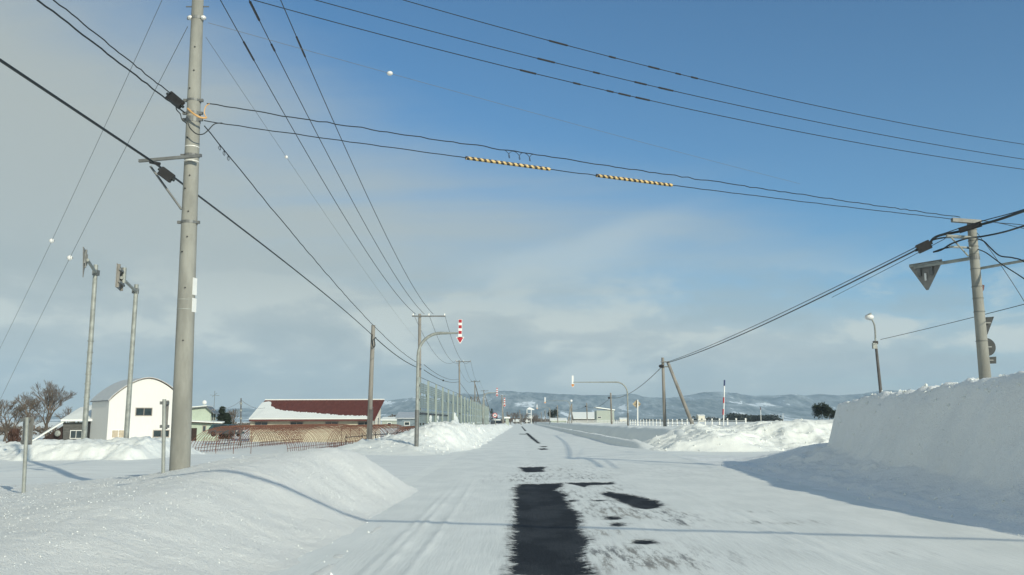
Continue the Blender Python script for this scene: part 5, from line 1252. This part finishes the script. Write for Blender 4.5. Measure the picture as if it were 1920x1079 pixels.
# conifers
def conifer(label, base, H_, w_, seed, name='conifer', n=1500, mat='needles', group='evergreen trees', shape='cone', leaf=.22):
    rs = random.Random(seed); base = Vector(base); root = thing(name, label, 'tree', base, group)
    MB().tube([base - Vector((0, 0, .5)), base + Vector((0, 0, H_ * .9))], [H_ * .025, .02], 8).build('trunk', M['bark'], root)
    mb = MB(); lobes = [(rs.uniform(0, 6.28), rs.uniform(.15, .95)) for _ in range(26)]
    for i in range(n):
        if shape == 'cone':
            h_ = rs.random() ** .8; R_ = w_ * (1.02 - h_) ** .85 * (.75 + .25 * math.sin(h_ * 40)); an = rs.uniform(0, 6.28); rr_ = R_ * rs.random() ** .35
            c_ = base + Vector((math.cos(an) * rr_, math.sin(an) * rr_, H_ * (.08 + .92 * h_) - rr_ * .25)); tilt = Vector((math.cos(an), math.sin(an), -.45))
        else:
            an, hh_ = lobes[rs.randrange(len(lobes))]; cr_ = w_ * .62 * math.sqrt(max(0, 1 - (2 * hh_ - 1.0) ** 2)) ; lc = base + Vector((math.cos(an) * cr_, math.sin(an) * cr_, H_ * (.28 + .62 * hh_)))
            d_ = Vector((rs.gauss(0, 1), rs.gauss(0, 1), rs.gauss(0, .6))).normalized() * (rs.random() ** .4) * w_ * .30; c_ = lc + d_; tilt = d_ + Vector((0, 0, .01))
        tilt.normalize(); s1_ = tilt.cross(Vector((rs.uniform(-.3, .3), rs.uniform(-.3, .3), 1))).normalized(); L_ = leaf * rs.uniform(.6, 1.5)
        mb.add([c_ - s1_ * L_ * .35, c_ + s1_ * L_ * .35, c_ + tilt * L_ + Vector((0, 0, rs.uniform(-.2, .25) * L_))], [(0, 1, 2)])
    mb.build('crown', M[mat], root); return root
conifer('dark conifer, taller of the two beside the green house', (P(414, 820, 140).x, 140, -1.3), 5.2, 1.6, 2, leaf=.5)
conifer('dark conifer, shorter of the two beside the green house', (P(424, 822, 136).x, 136, -1.3), 4.1, 1.4, 3, leaf=.5)
conifer('broad dark pine with gaps in its crown alone in the snowy field', (P(1542, 796, 230).x, 230, .7), 5.6, 2.9, 6, 'pine_tree', 3200, shape='round', leaf=.42)
conifer('smaller ragged pine touching the broad pine in the field', (P(1556, 796, 235).x, 235, .7), 4.6, 1.9, 8, 'pine_tree', 1400, shape='round', leaf=.40)
conifer('small pine half hidden by the edge of the shaded snow wall', (P(1572, 796, 240).x, 240, .7), 4.0, 1.6, 9, 'pine_tree', 900, shape='round', leaf=.38)
conifer('dark conifer right behind the far end of the snow fence', (P(922, 797, 260).x, 260, -.5), 5.8, 1.9, 12, n=1200)
conifer('second dark conifer behind the round road sign', (P(931, 797, 270).x, 270, -.5), 4.0, 1.8, 13, n=900)
conifer('dark rounded evergreen behind the low cream shed', (P(1038, 797, 420).x, 420, .8), 6.3, 3.2, 18, 'evergreen_tree', 900, shape='round', leaf=.7)
for i, (px, Y, H_, lab) in enumerate(((966, 420, 7.5, 'leafless tree cluster nearest the road end on its near side'), (984, 460, 7.0, 'leafless tree at the road end beside the lift tower'), (1005, 500, 6.5, 'leafless tree past the lift tower among the poles'),
                                      (958, 400, 6.5, 'leafless tree behind the distant road signs'), (1000, 520, 8.0, 'leafless tree behind the small blue walled house'), (975, 480, 6.5, 'leafless tree above the tiny white roofed house'))):
    bare_tree(lab, (P(px, 797, Y).x, Y, 0), H_ * 1.15, 40 + i, .6, 5)
for o_ in bpy.data.objects:
    pass
# far belts of trees, a single mass each
def belt(label, px0, px1, ytop, Y, seed, n, w_=26, mat='needles_far', depth=25, zb=0.6):
    rs = random.Random(seed); mb = MB(); x0 = P(px0, 790, Y).x; x1 = P(px1, 790, Y).x; H_ = P(px0, ytop, Y).z - zb
    for i in range(n):
        x = rs.uniform(x0, x1); y = Y + rs.uniform(0, depth); hh_ = H_ * (.72 + .28 * math.sin(x * .11 + seed) * math.sin(x * .037)) * rs.uniform(.75, 1.05); z = zb + hh_ * rs.random() ** .6
        if min(x - x0, x1 - x) < 8 * rs.random(): z *= .5
        s_ = rs.uniform(.5, 1.5) * H_ / 7
        a3 = [Vector((x, y, z)) + Vector((rs.uniform(-1, 1), rs.uniform(-1, 1), rs.uniform(-1, .8))) * s_ for _ in range(3)]
        mb.add(a3, [(0, 1, 2)])
    # trunks
    for i in range(int((x1 - x0) / 3)):
        x = rs.uniform(x0, x1); mb.tube([(x, Y + rs.uniform(0, depth), zb - .5), (x, Y + rs.uniform(0, depth) * .1 + 3, zb + H_ * .6)], .15, 4, cap=False)
    o = mb.build('tree_belt', M[mat]); tag(o, label, 'tree belt', None, 'stuff')
belt('dark belt of conifers at the far edge of the open field', 1368, 1468, 774, 600, 1, 5200)
belt('low dark trees behind the braced pole', 1205, 1300, 783, 640, 2, 1500)
belt('low broken trees next to the conifer belt', 1300, 1366, 779, 640, 3, 1200)
belt('low dark trees around the road end', 935, 1035, 781, 560, 4, 2200, mat='twig')
belt('thin brown woods at the foot of the hills behind the maroon roof', 720, 800, 776, 420, 5, 2600, mat='twig', zb=-1)
belt('low brown scrub beyond the shed and bare trees', -120, 170, 797, 170, 6, 3000, mat='twig', depth=15, zb=-1.3)
belt('thin brown scrub beyond the thin dark pole', 420, 470, 788, 300, 7, 900, mat='twig', zb=-1.3)
belt('low dark trees before the hills beyond the rail fence', 1060, 1210, 785, 700, 8, 1400)
# russet clipped shrub by the bare trees
rs = random.Random(3); base = P(25, 838, 60); base.z = -1.3
SHR = thing('shrub', 'russet brown cone shaped shrub bundle at the foot of the bare trees', 'shrub', base)
mb = MB(); MB().tube([base, base + Vector((0, 0, 1.8))], .05, 6).build('stem', M['bark'], SHR)
for i in range(900):
    h_ = rs.random(); r_ = .75 * (1 - h_ * .65) * rs.random() ** .4; an = rs.uniform(0, 6.28); c_ = base + Vector((math.cos(an) * r_, math.sin(an) * r_, h_ * 2.2))
    mb.add([c_, c_ + Vector((rs.uniform(-.12, .12), rs.uniform(-.12, .12), .22)), c_ + Vector((rs.uniform(-.12, .12), rs.uniform(-.12, .12), -.12))], [(0, 1, 2)])
mb.build('foliage', M['rust_bush'], SHR)

# ------------------------------------------------------------------ air
HAZE = True
if HAZE:
    hm = bpy.data.materials.new('haze'); hm.use_nodes = True; t = NT(hm.node_tree); hm.node_tree.nodes.clear()
    pv = t.n('ShaderNodeVolumePrincipled', inp={'Color': (0.58, 0.76, 0.93, 1), 'Density': 0.0001, 'Anisotropy': 0.0})
    ou = t.n('ShaderNodeOutputMaterial'); t.L.new(pv.outputs[0], ou.inputs['Volume'])
    mb = MB(); mb.box((0, 3200, 300), (26500, 14500, 640))
    o = mb.build('haze', hm); tag(o, kind='stuff', label='thin cold haze in the air over the fields')
